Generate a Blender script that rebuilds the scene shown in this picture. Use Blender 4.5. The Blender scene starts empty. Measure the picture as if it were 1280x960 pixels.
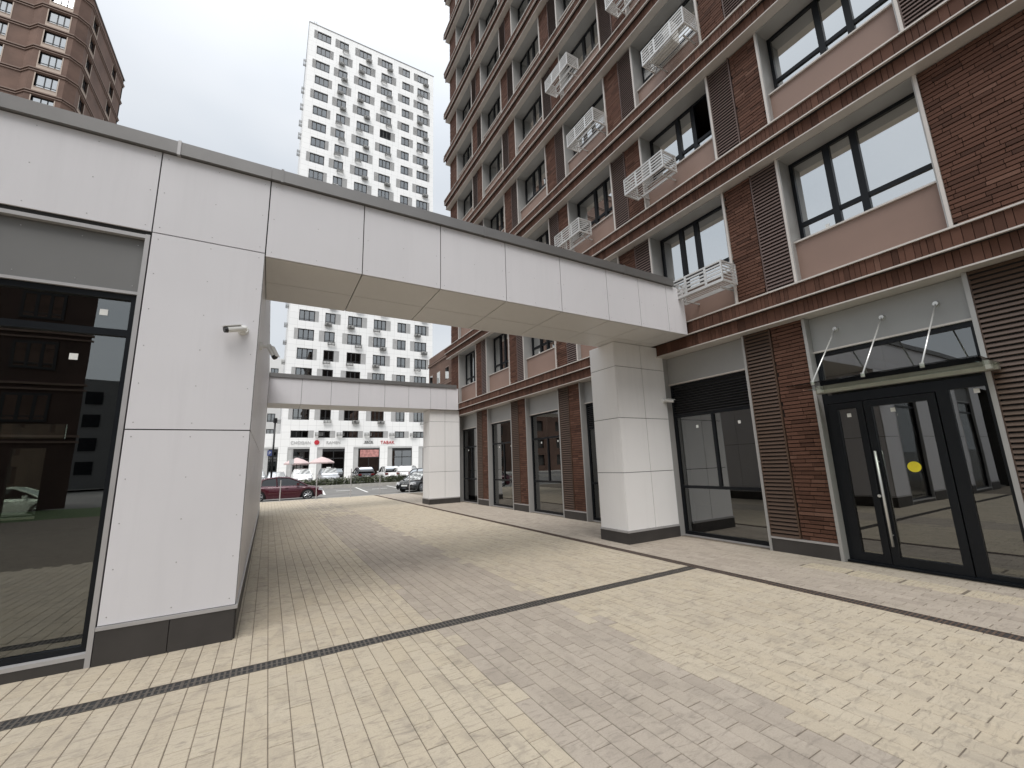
import bpy, math, random
from mathutils import Vector, Matrix
random.seed(7)
R = math.radians
scene = bpy.context.scene
col = scene.collection

# ------------------------------------------------------------------ camera
CAMZ = 1.65
yaw, pit, rol, FPX = 0.52519, 0.187732, -0.0327134, 522.455
fw = Vector((math.sin(yaw)*math.cos(pit), math.cos(yaw)*math.cos(pit), math.sin(pit)))
rt = Vector((math.cos(yaw), -math.sin(yaw), 0)); up = rt.cross(fw)
rt, up = math.cos(rol)*rt+math.sin(rol)*up, -math.sin(rol)*rt+math.cos(rol)*up
cam = bpy.data.cameras.new('camera'); co = bpy.data.objects.new('camera', cam); col.objects.link(co)
m = Matrix((rt, up, -fw)).transposed().to_4x4(); m.translation = Vector((0, 0, CAMZ)); co.matrix_world = m
cam.sensor_width = 36; cam.lens = FPX/1280*36; cam.clip_start = .05; cam.clip_end = 3000
scene.camera = co
def project(p):
    d = Vector(p)-Vector((0, 0, CAMZ)); z = d.dot(fw)
    if z < .2: return None
    return (640+FPX*d.dot(rt)/z, 480-FPX*d.dot(up)/z, z)

# ------------------------------------------------------------------ sky, sun, exposure
SUN_EL, SUN_AZ = 58, 214          # azimuth of the sun, clockwise from +Y
w = bpy.data.worlds.new('World'); scene.world = w; w.use_nodes = True
nt = w.node_tree; N = nt.nodes; L = nt.links; N.clear()
out = N.new('ShaderNodeOutputWorld'); bg = N.new('ShaderNodeBackground'); bg.inputs['Strength'].default_value = 0.1
sky = N.new('ShaderNodeTexSky'); sky.sky_type = 'NISHITA'; sky.sun_disc = False
sky.sun_elevation = R(SUN_EL); sky.sun_rotation = R(SUN_AZ); sky.air_density = 1.5; sky.dust_density = 3
tc = N.new('ShaderNodeTexCoord'); mp = N.new('ShaderNodeMapping'); mp.inputs['Scale'].default_value = (1, 1, 2.2)
nz = N.new('ShaderNodeTexNoise'); nz.inputs['Scale'].default_value = 1.9; nz.inputs['Detail'].default_value = 4; nz.inputs['Roughness'].default_value = .45
rp = N.new('ShaderNodeValToRGB')
rp.color_ramp.elements[0].position = .36; rp.color_ramp.elements[0].color = (.79, .84, .90, 1)
rp.color_ramp.elements[1].position = .62; rp.color_ramp.elements[1].color = (.93, .96, 1.0, 1)
sx = N.new('ShaderNodeSeparateXYZ'); mr = N.new('ShaderNodeMapRange')     # an overcast sky is brighter overhead
mr.inputs['From Min'].default_value = 0; mr.inputs['From Max'].default_value = 1
mr.inputs['To Min'].default_value = 4.1; mr.inputs['To Max'].default_value = 14.0
ml = N.new('ShaderNodeMix'); ml.data_type = 'RGBA'; ml.blend_type = 'MULTIPLY'; ml.inputs[0].default_value = 1
mx = N.new('ShaderNodeMix'); mx.data_type = 'RGBA'; mx.inputs[0].default_value = .93
L.new(tc.outputs['Generated'], mp.inputs['Vector']); L.new(mp.outputs[0], nz.inputs['Vector']); L.new(nz.outputs['Fac'], rp.inputs[0])
L.new(tc.outputs['Generated'], sx.inputs[0]); pw = N.new('ShaderNodeMath'); pw.operation = 'POWER'; pw.use_clamp = True; pw.inputs[1].default_value = 5.5; L.new(sx.outputs['Z'], pw.inputs[0]); L.new(pw.outputs[0], mr.inputs['Value'])
L.new(rp.outputs[0], ml.inputs[6]); L.new(mr.outputs[0], ml.inputs[7])
L.new(sky.outputs[0], mx.inputs[6]); L.new(ml.outputs[2], mx.inputs[7]); L.new(mx.outputs[2], bg.inputs['Color']); L.new(bg.outputs[0], out.inputs[0])
sun = bpy.data.lights.new('sun', 'SUN'); sun.energy = 1.5; sun.angle = R(40); sun.color = (1, .97, .94)
so = bpy.data.objects.new('sun', sun); col.objects.link(so)
sd = Vector((math.sin(R(SUN_AZ))*math.cos(R(SUN_EL)), math.cos(R(SUN_AZ))*math.cos(R(SUN_EL)), math.sin(R(SUN_EL))))
so.rotation_euler = sd.to_track_quat('Z', 'Y').to_euler()
vs = scene.view_settings; vs.view_transform = 'Standard'; vs.look = 'None'; vs.exposure = 1.0; vs.gamma = 1; vs.use_curve_mapping = False
scene.render.engine = 'CYCLES'
scene.render.resolution_x = 1024; scene.render.resolution_y = 768
scene.cycles.max_bounces = 8; scene.cycles.transparent_max_bounces = 12

# ------------------------------------------------------------------ materials
MAT = {}
def nodes(name):
    m = bpy.data.materials.new(name); m.use_nodes = True; MAT[name] = m
    return m, m.node_tree.nodes, m.node_tree.links, m.node_tree.nodes['Principled BSDF']
def mixrgb(n, l, fac, a, b, mode='MIX'):
    x = n.new('ShaderNodeMix'); x.data_type = 'RGBA'; x.blend_type = mode
    for i, v in ((0, fac), (6, a), (7, b)):
        if hasattr(v, 'links'): l.new(v, x.inputs[i])
        else: x.inputs[i].default_value = v if i == 0 else (*v, 1)
    return x.outputs[2]
def noise(n, l, scale, detail=4, rough=.5, vec=None, stretch=None, dist=0):
    t = n.new('ShaderNodeTexNoise'); t.inputs['Scale'].default_value = scale; t.inputs['Detail'].default_value = detail
    t.inputs['Roughness'].default_value = rough; t.inputs['Distortion'].default_value = dist
    g = n.new('ShaderNodeNewGeometry'); v = g.outputs['Position']
    if stretch:
        mp = n.new('ShaderNodeMapping'); mp.inputs['Scale'].default_value = stretch; l.new(v, mp.inputs[0]); v = mp.outputs[0]
    l.new(v, t.inputs['Vector']); return t.outputs['Fac']
def ramp(n, l, v, a, b):
    r = n.new('ShaderNodeMapRange'); l.new(v, r.inputs['Value']); r.inputs['From Min'].default_value = a; r.inputs['From Max'].default_value = b
    r.clamp = True; return r.outputs[0]
def bump(n, l, b, h, s=.2, d=.01):
    x = n.new('ShaderNodeBump'); x.inputs['Strength'].default_value = s; x.inputs['Distance'].default_value = d
    l.new(h, x.inputs['Height']); l.new(x.outputs[0], b.inputs['Normal'])
def simple(name, c, rough=.6, metal=0, var=.12, scale=3, bmp=0, bscale=40, spec=.5, coat=0):
    m, n, l, b = nodes(name)
    f = noise(n, l, scale, 5, .6)
    d = tuple(x*(1-var) for x in c); e = tuple(min(1, x*(1+var)) for x in c)
    l.new(mixrgb(n, l, ramp(n, l, f, .3, .7), d, e), b.inputs['Base Color'])
    b.inputs['Roughness'].default_value = rough; b.inputs['Metallic'].default_value = metal
    b.inputs['Specular IOR Level'].default_value = spec; b.inputs['Coat Weight'].default_value = coat
    if bmp: bump(n, l, b, noise(n, l, bscale, 4), bmp, .005)
    return m
def tinted(name, stops, rough=.8, dirt=None, bmp=.3, bscale=60):
    """piece colour from a per-piece attribute, with grain and dirt on top"""
    m, n, l, b = nodes(name)
    at = n.new('ShaderNodeAttribute'); at.attribute_name = 'tint'
    cr = n.new('ShaderNodeValToRGB'); el = cr.color_ramp.elements
    el[0].position = stops[0][0]; el[0].color = (*stops[0][1], 1); el[1].position = stops[-1][0]; el[1].color = (*stops[-1][1], 1)
    for p, c in stops[1:-1]: e = el.new(p); e.color = (*c, 1)
    l.new(at.outputs['Fac'], cr.inputs[0])
    c = cr.outputs[0]
    g = noise(n, l, 90, 4, .7); c = mixrgb(n, l, ramp(n, l, g, .3, .72), c, (.72, .70, .68), 'MULTIPLY') if 0 else c
    gm = n.new('ShaderNodeMix'); gm.data_type = 'RGBA'; gm.blend_type = 'MULTIPLY'; gm.inputs[0].default_value = 1
    l.new(c, gm.inputs[6]); gr = n.new('ShaderNodeMapRange'); gr.inputs['From Min'].default_value = .25; gr.inputs['From Max'].default_value = .75
    gr.inputs['To Min'].default_value = .86; gr.inputs['To Max'].default_value = 1.1; l.new(g, gr.inputs[0]); l.new(gr.outputs[0], gm.inputs[7]); c = gm.outputs[2]
    if dirt:
        for (st, sc, lo, hi, dc, amt, dist) in dirt:
            f = noise(n, l, sc, 6, .62, stretch=st, dist=dist); f = ramp(n, l, f, lo, hi)
            k = n.new('ShaderNodeMath'); k.operation = 'MULTIPLY'; l.new(f, k.inputs[0]); k.inputs[1].default_value = amt
            c = mixrgb(n, l, k.outputs[0], c, dc)
    l.new(c, b.inputs['Base Color']); b.inputs['Roughness'].default_value = rough; b.inputs['Specular IOR Level'].default_value = .3
    bump(n, l, b, g, bmp, .004)
    return m
def glass(name, tint, base, rough=.0, power=5.0):
    m, n, l, b = nodes(name); n.remove(b)
    o = n['Material Output']
    tr = n.new('ShaderNodeBsdfTransparent'); tr.inputs[0].default_value = (*tint, 1)
    gl = n.new('ShaderNodeBsdfGlossy'); gl.inputs['Roughness'].default_value = rough; gl.inputs['Color'].default_value = (.95, .97, .97, 1)
    fr = n.new('ShaderNodeFresnel'); fr.inputs['IOR'].default_value = 1.5
    r = n.new('ShaderNodeMapRange'); r.inputs['From Min'].default_value = .04; r.inputs['From Max'].default_value = 1
    r.inputs['To Min'].default_value = base; r.inputs['To Max'].default_value = 1; l.new(fr.outputs[0], r.inputs[0])
    wv = n.new('ShaderNodeBump'); wv.inputs['Strength'].default_value = .02; wv.inputs['Distance'].default_value = .05
    l.new(noise(n, l, .9, 2), wv.inputs['Height']); l.new(wv.outputs[0], gl.inputs['Normal'])
    x = n.new('ShaderNodeMixShader'); l.new(r.outputs[0], x.inputs[0]); l.new(tr.outputs[0], x.inputs[1]); l.new(gl.outputs[0], x.inputs[2])
    l.new(x.outputs[0], o.inputs['Surface']); return m

tinted('paver', [(0, (.44, .378, .285)), (.35, (.46, .402, .312)), (.5, (.405, .35, .27)), (.52, (.36, .313, .257)), (.8, (.39, .34, .283)), (1, (.325, .281, .233))], .85,
       dirt=[((1.6, .8, 1), 2.6, .50, .72, (.24, .21, .175), .5, 1.6), ((1.6, 6, 1), 3.2, .52, .68, (.19, .165, .14), .55, 1.8), ((1, 1, 1), .5, .50, .72, (.32, .275, .225), .4, .6), ((1, 1, 1), 14, .64, .72, (.18, .15, .12), .4, 0), ((1, 1, 1), 38, .70, .76, (.12, .10, .08), .5, 0)], bmp=.35)
simple('joint', (.15, .125, .096), .95, var=.3, scale=8)
tinted('brick', [(0, (.067, .031, .020)), (.4, (.107, .050, .033)), (.75, (.134, .065, .044)), (1, (.17, .092, .066))], .82, bmp=.6, bscale=80,
       dirt=[((1, 1, 1), .7, .5, .75, (.10, .05, .034), .4, .3)])
simple('mortar', (.022, .014, .012), .95, var=.25, scale=12)
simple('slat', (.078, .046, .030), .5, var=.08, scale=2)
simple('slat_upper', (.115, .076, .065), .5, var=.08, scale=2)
simple('slat_dark', (.022, .022, .024), .5, var=.1)
simple('trim', (.58, .54, .50), .42, .2, var=.06)
simple('reveal', (.36, .355, .345), .5, .2, var=.06, scale=1.2)
simple('grey_panel', (.33, .33, .323), .5, .15, var=.05, scale=.9)
simple('dark_grey_panel', (.165, .165, .162), .5, .15, var=.05, scale=.9)
simple('spandrel', (.245, .162, .128), .55, var=.07, scale=.8)
def panelmat(name, c):
    m, n, l, b = nodes(name)
    f = ramp(n, l, noise(n, l, .5, 4, .6), .3, .7); k = ramp(n, l, noise(n, l, 3.0, 5, .65, stretch=(2.2, 2.2, .16)), .5, .8); d_ = ramp(n, l, noise(n, l, 26, 5, .7), .62, .8)
    x = mixrgb(n, l, f, tuple(v*.965 for v in c), tuple(v*1.03 for v in c)); x = mixrgb(n, l, k, x, tuple(v*.95 for v in c)); x = mixrgb(n, l, d_, x, tuple(v*.93 for v in c))
    l.new(x, b.inputs['Base Color']); b.inputs['Roughness'].default_value = .42; b.inputs['Specular IOR Level'].default_value = .35
    bump(n, l, b, noise(n, l, 1.6, 2), .05, .02)
panelmat('panel', (.675, .665, .685)); panelmat('panel_lit', (.84, .83, .82)); panelmat('soffit_shaded', (.63, .62, .605))  # the last two copy the first, with column brightness and underside shade painted in
simple('rivet', (.40, .39, .39), .4, .5)
simple('core', (.03, .03, .03), .9)
simple('cap_metal', (.20, .195, .19), .45, .5, var=.08, scale=1.5)
simple('plinth', (.045, .041, .039), .5, var=.15, scale=3, bmp=.1)
simple('strip_metal', (.44, .43, .43), .4, .3, var=.06)
simple('anthracite', (.007, .0085, .011), .35, .0, var=.1, spec=.25)
simple('basket', (.58, .58, .57), .38, .35, var=.05)
simple('canopy_reflection', (.30, .29, .25), .4, .3)  # olive tone painted for the reflecting underside of the glass
simple('basket_grey', (.17, .17, .165), .45, .3)
simple('steel', (.66, .66, .64), .3, .55, var=.04)
simple('white_plastic', (.72, .72, .70), .4, var=.05)
simple('black_plastic', (.012, .012, .013), .3, var=.1)
simple('sticker', (.75, .75, .72), .6)
simple('sticker_yellow', (.80, .66, .03), .6)
simple('interior_wall', (.13, .125, .12), .9, var=.15, scale=.6)
simple('interior_dark', (.07, .065, .06), .9, var=.3, scale=.8)
simple('interior_floor', (.13, .12, .11), .7, var=.2, scale=1)
simple('curtain', (.48, .47, .44), .9, var=.2, scale=4)
simple('grate', (.13, .115, .10), .6, .5, var=.3, scale=20)
simple('grate_rust', (.12, .085, .066), .7, .4, var=.35, scale=14)
simple('asphalt', (.17, .165, .155), .9, var=.22, scale=.6, bmp=.3, bscale=60)
simple('ground', (.15, .145, .135), .9, var=.2, scale=.2)
simple('kerb', (.40, .39, .36), .85, var=.15)
simple('marking', (.70, .70, .67), .7, var=.12, scale=5)
simple('white_wall', (.80, .80, .785), .6, var=.03, scale=.3)
simple('tower_louvre', (.44, .44, .435), .6, var=.06)
simple('tower_frame', (.016, .016, .017), .5)
simple('tan_brick', (.14, .085, .064), .85, var=.28, scale=.35, bmp=.2)
simple('tan_band', (.18, .12, .094), .7, var=.1)
simple('cream', (.42, .34, .28), .7, var=.08)
simple('dark_brick', (.06, .034, .026), .85, var=.3, scale=.5)
simple('fabric_pink', (.56, .44, .43), .85, var=.06)
simple('sign_red', (.50, .03, .045), .5)
simple('sign_black', (.02, .02, .02), .5)
simple('sign_white', (.52, .52, .52), .5)
simple('sign_blue', (.04, .06, .19), .5)
simple('poster', (.46, .22, .20), .6, var=.45, scale=2.5)
simple('lamp_black', (.012, .012, .013), .4, .3)
simple('rubber', (.016, .016, .017), .85)
simple('rim', (.50, .51, .52), .3, .85)
simple('car_red', (.066, .008, .016), .22, .2, var=.04, coat=.8)
simple('car_white', (.74, .74, .73), .25, var=.02, coat=.8)
simple('car_silver', (.42, .43, .44), .28, .5, var=.02, coat=.8)
simple('car_grey', (.10, .105, .115), .26, .4, var=.03, coat=.8)
simple('car_black', (.018, .019, .021), .22, .2, var=.03, coat=.8)
simple('headlight', (.75, .76, .78), .12, .3)
simple('taillight', (.16, .015, .015), .25)
simple('plate', (.72, .72, .70), .5)
simple('soil', (.07, .06, .04), .95, var=.3)
simple('grass', (.06, .09, .03), .9, var=.4, scale=6)
glass('glass_shop', (.26, .28, .28), .20)
glass('glass_upper', (.40, .43, .44), .70)
glass('glass_pavilion', (.5, .52, .5), .18)
glass('glass_canopy', (.80, .84, .78), .06)
glass('glass_tower', (.30, .32, .33), .30)
glass('glass_tower_open', (.03, .03, .03), .02)
glass('glass_tan', (.40, .43, .45), .62)
glass('glass_car', (.05, .055, .06), .10)
def leafmat():
    m, n, l, b = nodes('leaf'); at = n.new('ShaderNodeAttribute'); at.attribute_name = 'tint'
    l.new(mixrgb(n, l, at.outputs['Fac'], (.026, .038, .016), (.085, .095, .045)), b.inputs['Base Color']); b.inputs['Roughness'].default_value = .7
leafmat()
# fine joints of the far cladding, too small to build
m, n, l, b = nodes('white_cladding')
g = n.new('ShaderNodeNewGeometry'); sp = n.new('ShaderNodeSeparateXYZ'); l.new(g.outputs['Position'], sp.inputs[0])
cb = n.new('ShaderNodeCombineXYZ'); ad = n.new('ShaderNodeMath'); ad.operation = 'ADD'; l.new(sp.outputs['X'], ad.inputs[0]); l.new(sp.outputs['Y'], ad.inputs[1])
l.new(ad.outputs[0], cb.inputs[0]); l.new(sp.outputs['Z'], cb.inputs[1])
bt = n.new('ShaderNodeTexBrick'); bt.offset = 0; bt.inputs['Scale'].default_value = 1; bt.inputs['Brick Width'].default_value = 1.15; bt.inputs['Row Height'].default_value = 1.036
bt.inputs['Mortar Size'].default_value = .012; bt.inputs['Color1'].default_value = (.86, .86, .85, 1); bt.inputs['Color2'].default_value = (.82, .825, .815, 1); bt.inputs['Mortar'].default_value = (.5, .5, .49, 1)
l.new(cb.outputs[0], bt.inputs['Vector']); l.new(bt.outputs['Color'], b.inputs['Base Color']); b.inputs['Roughness'].default_value = .55

# ------------------------------------------------------------------ mesh helpers
class MB:
    def __init__(s): s.v = []; s.f = []; s.t = []; s.m = []
    def poly(s, pts, faces, t=.5, mi=0):
        o = len(s.v); s.v += [tuple(p) for p in pts]
        for f in faces: s.f.append([i+o for i in f]); s.t.append(t); s.m.append(mi)
        return s
    def box(s, x0, x1, y0, y1, z0, z1, t=.5, mi=0):
        s.poly([(x0,y0,z0),(x1,y0,z0),(x1,y1,z0),(x0,y1,z0),(x0,y0,z1),(x1,y0,z1),(x1,y1,z1),(x0,y1,z1)],
               [(3,2,1,0),(4,5,6,7),(0,1,5,4),(1,2,6,5),(2,3,7,6),(3,0,4,7)], t, mi); return s
    def paver(s, x0, x1, y0, y1, z0, z1, c, t):
        s.poly([(x0,y0,z0),(x1,y0,z0),(x1,y1,z0),(x0,y1,z0),(x0,y0,z1-c),(x1,y0,z1-c),(x1,y1,z1-c),(x0,y1,z1-c),
                (x0+c,y0+c,z1),(x1-c,y0+c,z1),(x1-c,y1-c,z1),(x0+c,y1-c,z1)],
               [(8,9,10,11),(4,5,9,8),(5,6,10,9),(6,7,11,10),(7,4,8,11),(0,1,5,4),(1,2,6,5),(2,3,7,6),(3,0,4,7)], t)
    def brick(s, xf, xb, y0, y1, z0, z1, t):     # faces -x
        s.poly([(xf,y0,z0),(xb,y0,z0),(xb,y1,z0),(xf,y1,z0),(xf,y0,z1),(xb,y0,z1),(xb,y1,z1),(xf,y1,z1)],
               [(3,2,1,0),(4,5,6,7),(0,1,5,4),(2,3,7,6),(3,0,4,7)], t)
    def cyl(s, p0, p1, r0, r1=None, n=10, t=.5, mi=0, caps=True):
        r1 = r0 if r1 is None else r1; p0, p1 = Vector(p0), Vector(p1); d = (p1-p0).normalized()
        a = d.orthogonal().normalized(); b = d.cross(a); pts = []
        for i in range(n):
            c = a*math.cos(2*math.pi*i/n)+b*math.sin(2*math.pi*i/n); pts += [p0+c*r0, p1+c*r1]
        fs = [(2*i, 2*((i+1) % n), 2*((i+1) % n)+1, 2*i+1) for i in range(n)]
        if caps: fs += [tuple(2*i for i in range(n))[::-1], tuple(2*i+1 for i in range(n))]
        s.poly(pts, fs, t, mi); return s
    def prism(s, pts, d, t=.5, mi=0):            # polygon pts extruded by vector d
        n = len(pts); d = Vector(d); P = [Vector(p) for p in pts]
        s.poly(P+[p+d for p in P], [tuple(range(n))[::-1], tuple(range(n, 2*n))]+[(i, (i+1) % n, (i+1) % n+n, i+n) for i in range(n)], t, mi); return s
    def mesh(s, name, mats, smooth=False):
        me = bpy.data.meshes.new(name); me.from_pydata(s.v, [], s.f)
        for k in (mats if isinstance(mats, (list, tuple)) else [mats]): me.materials.append(MAT[k])
        a = me.attributes.new('tint', 'FLOAT', 'FACE'); a.data.foreach_set('value', s.t)
        me.polygons.foreach_set('material_index', s.m)
        if smooth: me.polygons.foreach_set('use_smooth', [True]*len(me.polygons))
        me.update(); return me
    def build(s, name, mats, parent=None, smooth=False, **k): return place(name, s.mesh(name, mats, smooth), parent, **k)
WM = {}
def place(name, me, parent=None, loc=(0, 0, 0), rz=0, **k):
    """loc / vertices are world coordinates; parents are cancelled out"""
    o = bpy.data.objects.new(name, me); col.objects.link(o)
    o.location = loc; o.rotation_euler = (0, 0, rz)
    W = Matrix.Translation(Vector(loc)) @ Matrix.Rotation(rz, 4, 'Z')
    if parent is not None: o.parent = parent; o.matrix_parent_inverse = WM[parent.name].inverted()
    WM[o.name] = W
    for a, b in k.items(): o[a] = b
    return o
def thing(name, label, cat, loc=(0, 0, 0), rz=0, group=None, parent=None):
    o = place(name, None, None, loc, rz); o.empty_display_size = .3; o['label'] = label; o['category'] = cat
    if group: o['group'] = group
    return o
def local(name, me, parent, loc=(0, 0, 0), rz=0, **k):
    """child placed in its parent's own coordinates"""
    o = bpy.data.objects.new(name, me); col.objects.link(o); o.parent = parent; o.location = loc; o.rotation_euler = (0, 0, rz)
    WM[o.name] = WM[parent.name] @ Matrix.Translation(Vector(loc)) @ Matrix.Rotation(rz, 4, 'Z')
    for a, b in k.items(): o[a] = b
    return o
def B(*a, **k): return MB().box(*a, **k)
def text_mesh(s, size, mat, depth=.03):
    c = bpy.data.curves.new('t', 'FONT'); c.body = s; c.size = size; c.extrude = depth; c.align_x = 'LEFT'; c.resolution_u = 3
    o = bpy.data.objects.new('t', c); col.objects.link(o); dg = bpy.context.evaluated_depsgraph_get()
    me = bpy.data.meshes.new_from_object(o.evaluated_get(dg)); bpy.data.objects.remove(o); me.materials.clear(); me.materials.append(MAT[mat])
    me.transform(Matrix.Rotation(R(90), 4, 'X')); return me
def screen_area(p0, p1, p2, p3):
    q = [project(p) for p in (p0, p1, p2, p3)]
    if any(a is None for a in q): return 0
    cx = sum(a[0] for a in q)/4; cy = sum(a[1] for a in q)/4
    if not (-5 < cx < 1285 and -5 < cy < 965): return 0
    return abs(sum(q[i][0]*q[(i+1) % 4][1]-q[(i+1) % 4][0]*q[i][1] for i in range(4)))/2

# ------------------------------------------------------------------ setting: ground, pavement, road
place('ground', B(-900, 900, -900, 1500, -.6, -.32).mesh('ground', 'ground'), kind='structure')
YF, XP = 5.43, -0.20                        # front plane of the pavilion and its passage wall
XF = 7.80                                   # brick facade plane
PAVE_END = 27.4
pave = place('pavement', B(-16, 8.6, -14, PAVE_END-.02, -.3, -.005).mesh('pavement', 'joint'), kind='structure')
DRY, DRX, DW = 4.57, 5.82, .08             # drains
cells = []
PW, PL = .136, .274
x = .04-.068-.136*52; ci_ = 0
while x < XF-.02:
    x1 = min(x+PW, XF-.01)
    if x < DRX < x1+.03 or abs((x+x1)/2-DRX) < DW+PW/2:      # the long drain takes this course
        if x < DRX-DW < x1: xs = [(x, DRX-DW)]
        elif x < DRX+DW < x1: xs = [(DRX+DW, x1)]
        else: xs = []
        if x < DRX-DW and x1 > DRX+DW: xs = [(x, DRX-DW), (DRX+DW, x1)]
    else: xs = [(x, x1)]
    for a, b in xs:
        if b-a < .02: continue
        y = 3.43-PL*15+(PL/2 if ci_ % 2 else 0)+random.uniform(-.006, .006)
        while y < PAVE_END:
            y1 = min(y+PL, PAVE_END-.03)
            segs = [(y, y1)]
            if a < DRX and y1 > DRY-DW and y < DRY+DW: segs = [(y, min(y1, DRY-DW)), (max(y, DRY+DW), y1)]
            for c, d in segs:
                if d-c < .02: continue
                cx, cy = (a+b)/2, (c+d)/2
                if cx < XP-.08 and cy > YF+.17: continue
                if 6.98 < cx < 7.36 and .2 < cy < 3.7: continue
                sw = random.gauss(0, .05); mauve = 1.63 < cx+sw < 3.05 or cx > DRX
                if cy > 16.5 and cx < DRX: mauve = mauve and random.random() < .35
                t = random.uniform(.54, 1) if mauve else random.choice((random.uniform(0, .5), random.uniform(.1, .4)))
                cells.append((a+.0025, b-.0025, c+.0033, d-.0033, random.uniform(-.0015, .0015), t))
            y += PL
    x += PW; ci_ += 1
cells.sort(key=lambda c: -screen_area((c[0], c[2], 0), (c[1], c[2], 0), (c[1], c[3], 0), (c[0], c[3], 0)))
for c in cells[:300]:
    q = MB(); q.paver(c[0], c[1], c[2], c[3], -.03, c[4], .0035, c[5]); q.build('paver', 'paver', pave)
q = MB()
for c in cells[300:]: q.paver(c[0], c[1], c[2], c[3], -.03, c[4], .003, c[5])
q.build('paver_field', 'paver', pave, kind='stuff')
# ribbed yellow guide slabs before the door
y = .25
while y < 3.6:
    q = MB(); q.paver(6.99, 7.35, y, y+.54, -.03, .0, .004, .12)
    for i in range(9): q.paver(7.0, 7.34, y+.02+i*.058, y+.055+i*.058, .0, .005, .003, .05+.1*random.random())
    q.build('ribbed_slab', 'paver', pave); y += .575

road = place('road', B(-120, 120, PAVE_END+.2, 45.6, -.31, -.2).mesh('road', 'asphalt'), kind='structure')
place('kerb', B(-120, 120, PAVE_END, PAVE_END+.2, -.3, .01).mesh('kerb', 'kerb'), kind='structure')
park = place('parking_strip', B(-120, 120, 46.9, 57, -.31, .1).mesh('parking_strip', 'asphalt'), kind='structure')
place('planting_bed', B(-120, 120, 45.8, 46.7, -.31, .0).mesh('planting_bed', 'soil'), kind='structure')
for a, b in ((45.6, 45.8), (46.7, 46.9)): place('kerb', B(-120, 120, a, b, -.3, .12).mesh('kerb', 'kerb'), kind='structure')
place('sidewalk', B(-120, 120, 57.2, 72, -.31, .2).mesh('sidewalk', 'kerb'), kind='structure')
for i in range(5):                                    # bay lines and arrow strokes on the road
    x0 = .6+i*3.1
    MB().poly([(x0, 35, -.196), (x0+.16, 35, -.196), (x0+.96, 45.2, -.196), (x0+.8, 45.2, -.196)], [(0, 1, 2, 3)]).build('road_line', 'marking', road)
for x0 in (5.2, 8.2): MB().poly([(x0, 39.6, -.196), (x0+1.3, 39.6, -.196), (x0+1.3, 39.95, -.196), (x0, 39.95, -.196)], [(0, 1, 2, 3)]).build('road_line', 'marking', road)

# drains ------------------------------------------------------------------
def drain(label, along, a0, a1, c, mat):
    d = thing('drain_channel', label, 'drain', (c, a0, 0) if along == 'y' else (a0, c, 0), group='drainage channels in the paving')
    bx = lambda q, u0, u1, v0, v1, z0, z1: q.box(u0, u1, v0, v1, z0, z1) if along == 'x' else q.box(v0, v1, u0, u1, z0, z1)
    q = MB(); bx(q, a0, a1, c-DW+.002, c+DW-.002, -.0048, -.0036); q.build('channel', 'core', d)
    q = MB(); bx(q, a0, a1, c-DW+.001, c-DW+.011, -.01, .001); bx(q, a0, a1, c+DW-.011, c+DW-.001, -.01, .001); q.build('edge_rail', mat, d)
    u = a0
    while u < a1-.05:
        e = min(u+.5, a1); q = MB(); bx(q, u+.003, e-.003, c-.006, c+.006, -.008, -.001)
        k = u+.008
        while k < e-.02:
            bx(q, k, k+.016, c-DW+.011, c+DW-.011, -.007, -.0005); k += .04
        bx(q, u+.001, u+.014, c-DW+.011, c+DW-.011, -.007, .0)
        q.build('grate', mat, d); u = e
drain('slotted drain grate crossing the paving in front of the gateway', 'x', -7.0, DRX-DW-.002, DRY, 'grate')
drain('long slotted drain grate running parallel to the brick building', 'y', -.6, PAVE_END-.04, DRX, 'grate_rust')

# ------------------------------------------------------------------ panel cladding
def panel_y(parent, x0, x1, z0, z1, yf, th=.02, rivets=True, mat='panel', name='cladding_panel', sgn=-1):
    """panel whose face looks towards sgn*y, outer face at yf"""
    g = .006; q = MB(); ya, yb = sorted((yf, yf-sgn*th)); q.box(x0+g, x1-g, ya, yb, z0+g, z1-g)
    if rivets:
        nx = max(2, int(round((x1-x0)/.5))+1); nz = max(2, int(round((z1-z0)/.46))+1)
        for i in range(nx):
            for j in range(nz):
                px_ = x0+.06+(x1-x0-.12)*i/(nx-1); pz = z0+.07+(z1-z0-.14)*j/(nz-1)
                q.cyl((px_, yf, pz), (px_, yf+sgn*.0025, pz), .006, .0045, 6, mi=1)
    return q.build(name, [mat, 'rivet'], parent)
def panel_x(parent, y0, y1, z0, z1, xf, sgn, th=.02, mat='panel', name='cladding_panel'):
    g = .006; xa, xb = sorted((xf, xf-sgn*th)); return B(xa, xb, y0+g, y1-g, z0+g, z1-g).build(name, mat, parent)
LIT_PANEL = 'panel_lit'  # brighter copy of panel; the columns' extra light is in the colour
def panel_z(parent, x0, x1, y0, y1, zf, mat='soffit_shaded'):  # darker, warmer copy of panel; shade under the beam is in the colour
    g = .006; return B(x0+g, x1-g, y0+g, y1-g, zf, zf+.02).build('soffit_panel', mat, parent)

ZB, ZT, ZC = 4.17, 5.18, 5.335
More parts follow.
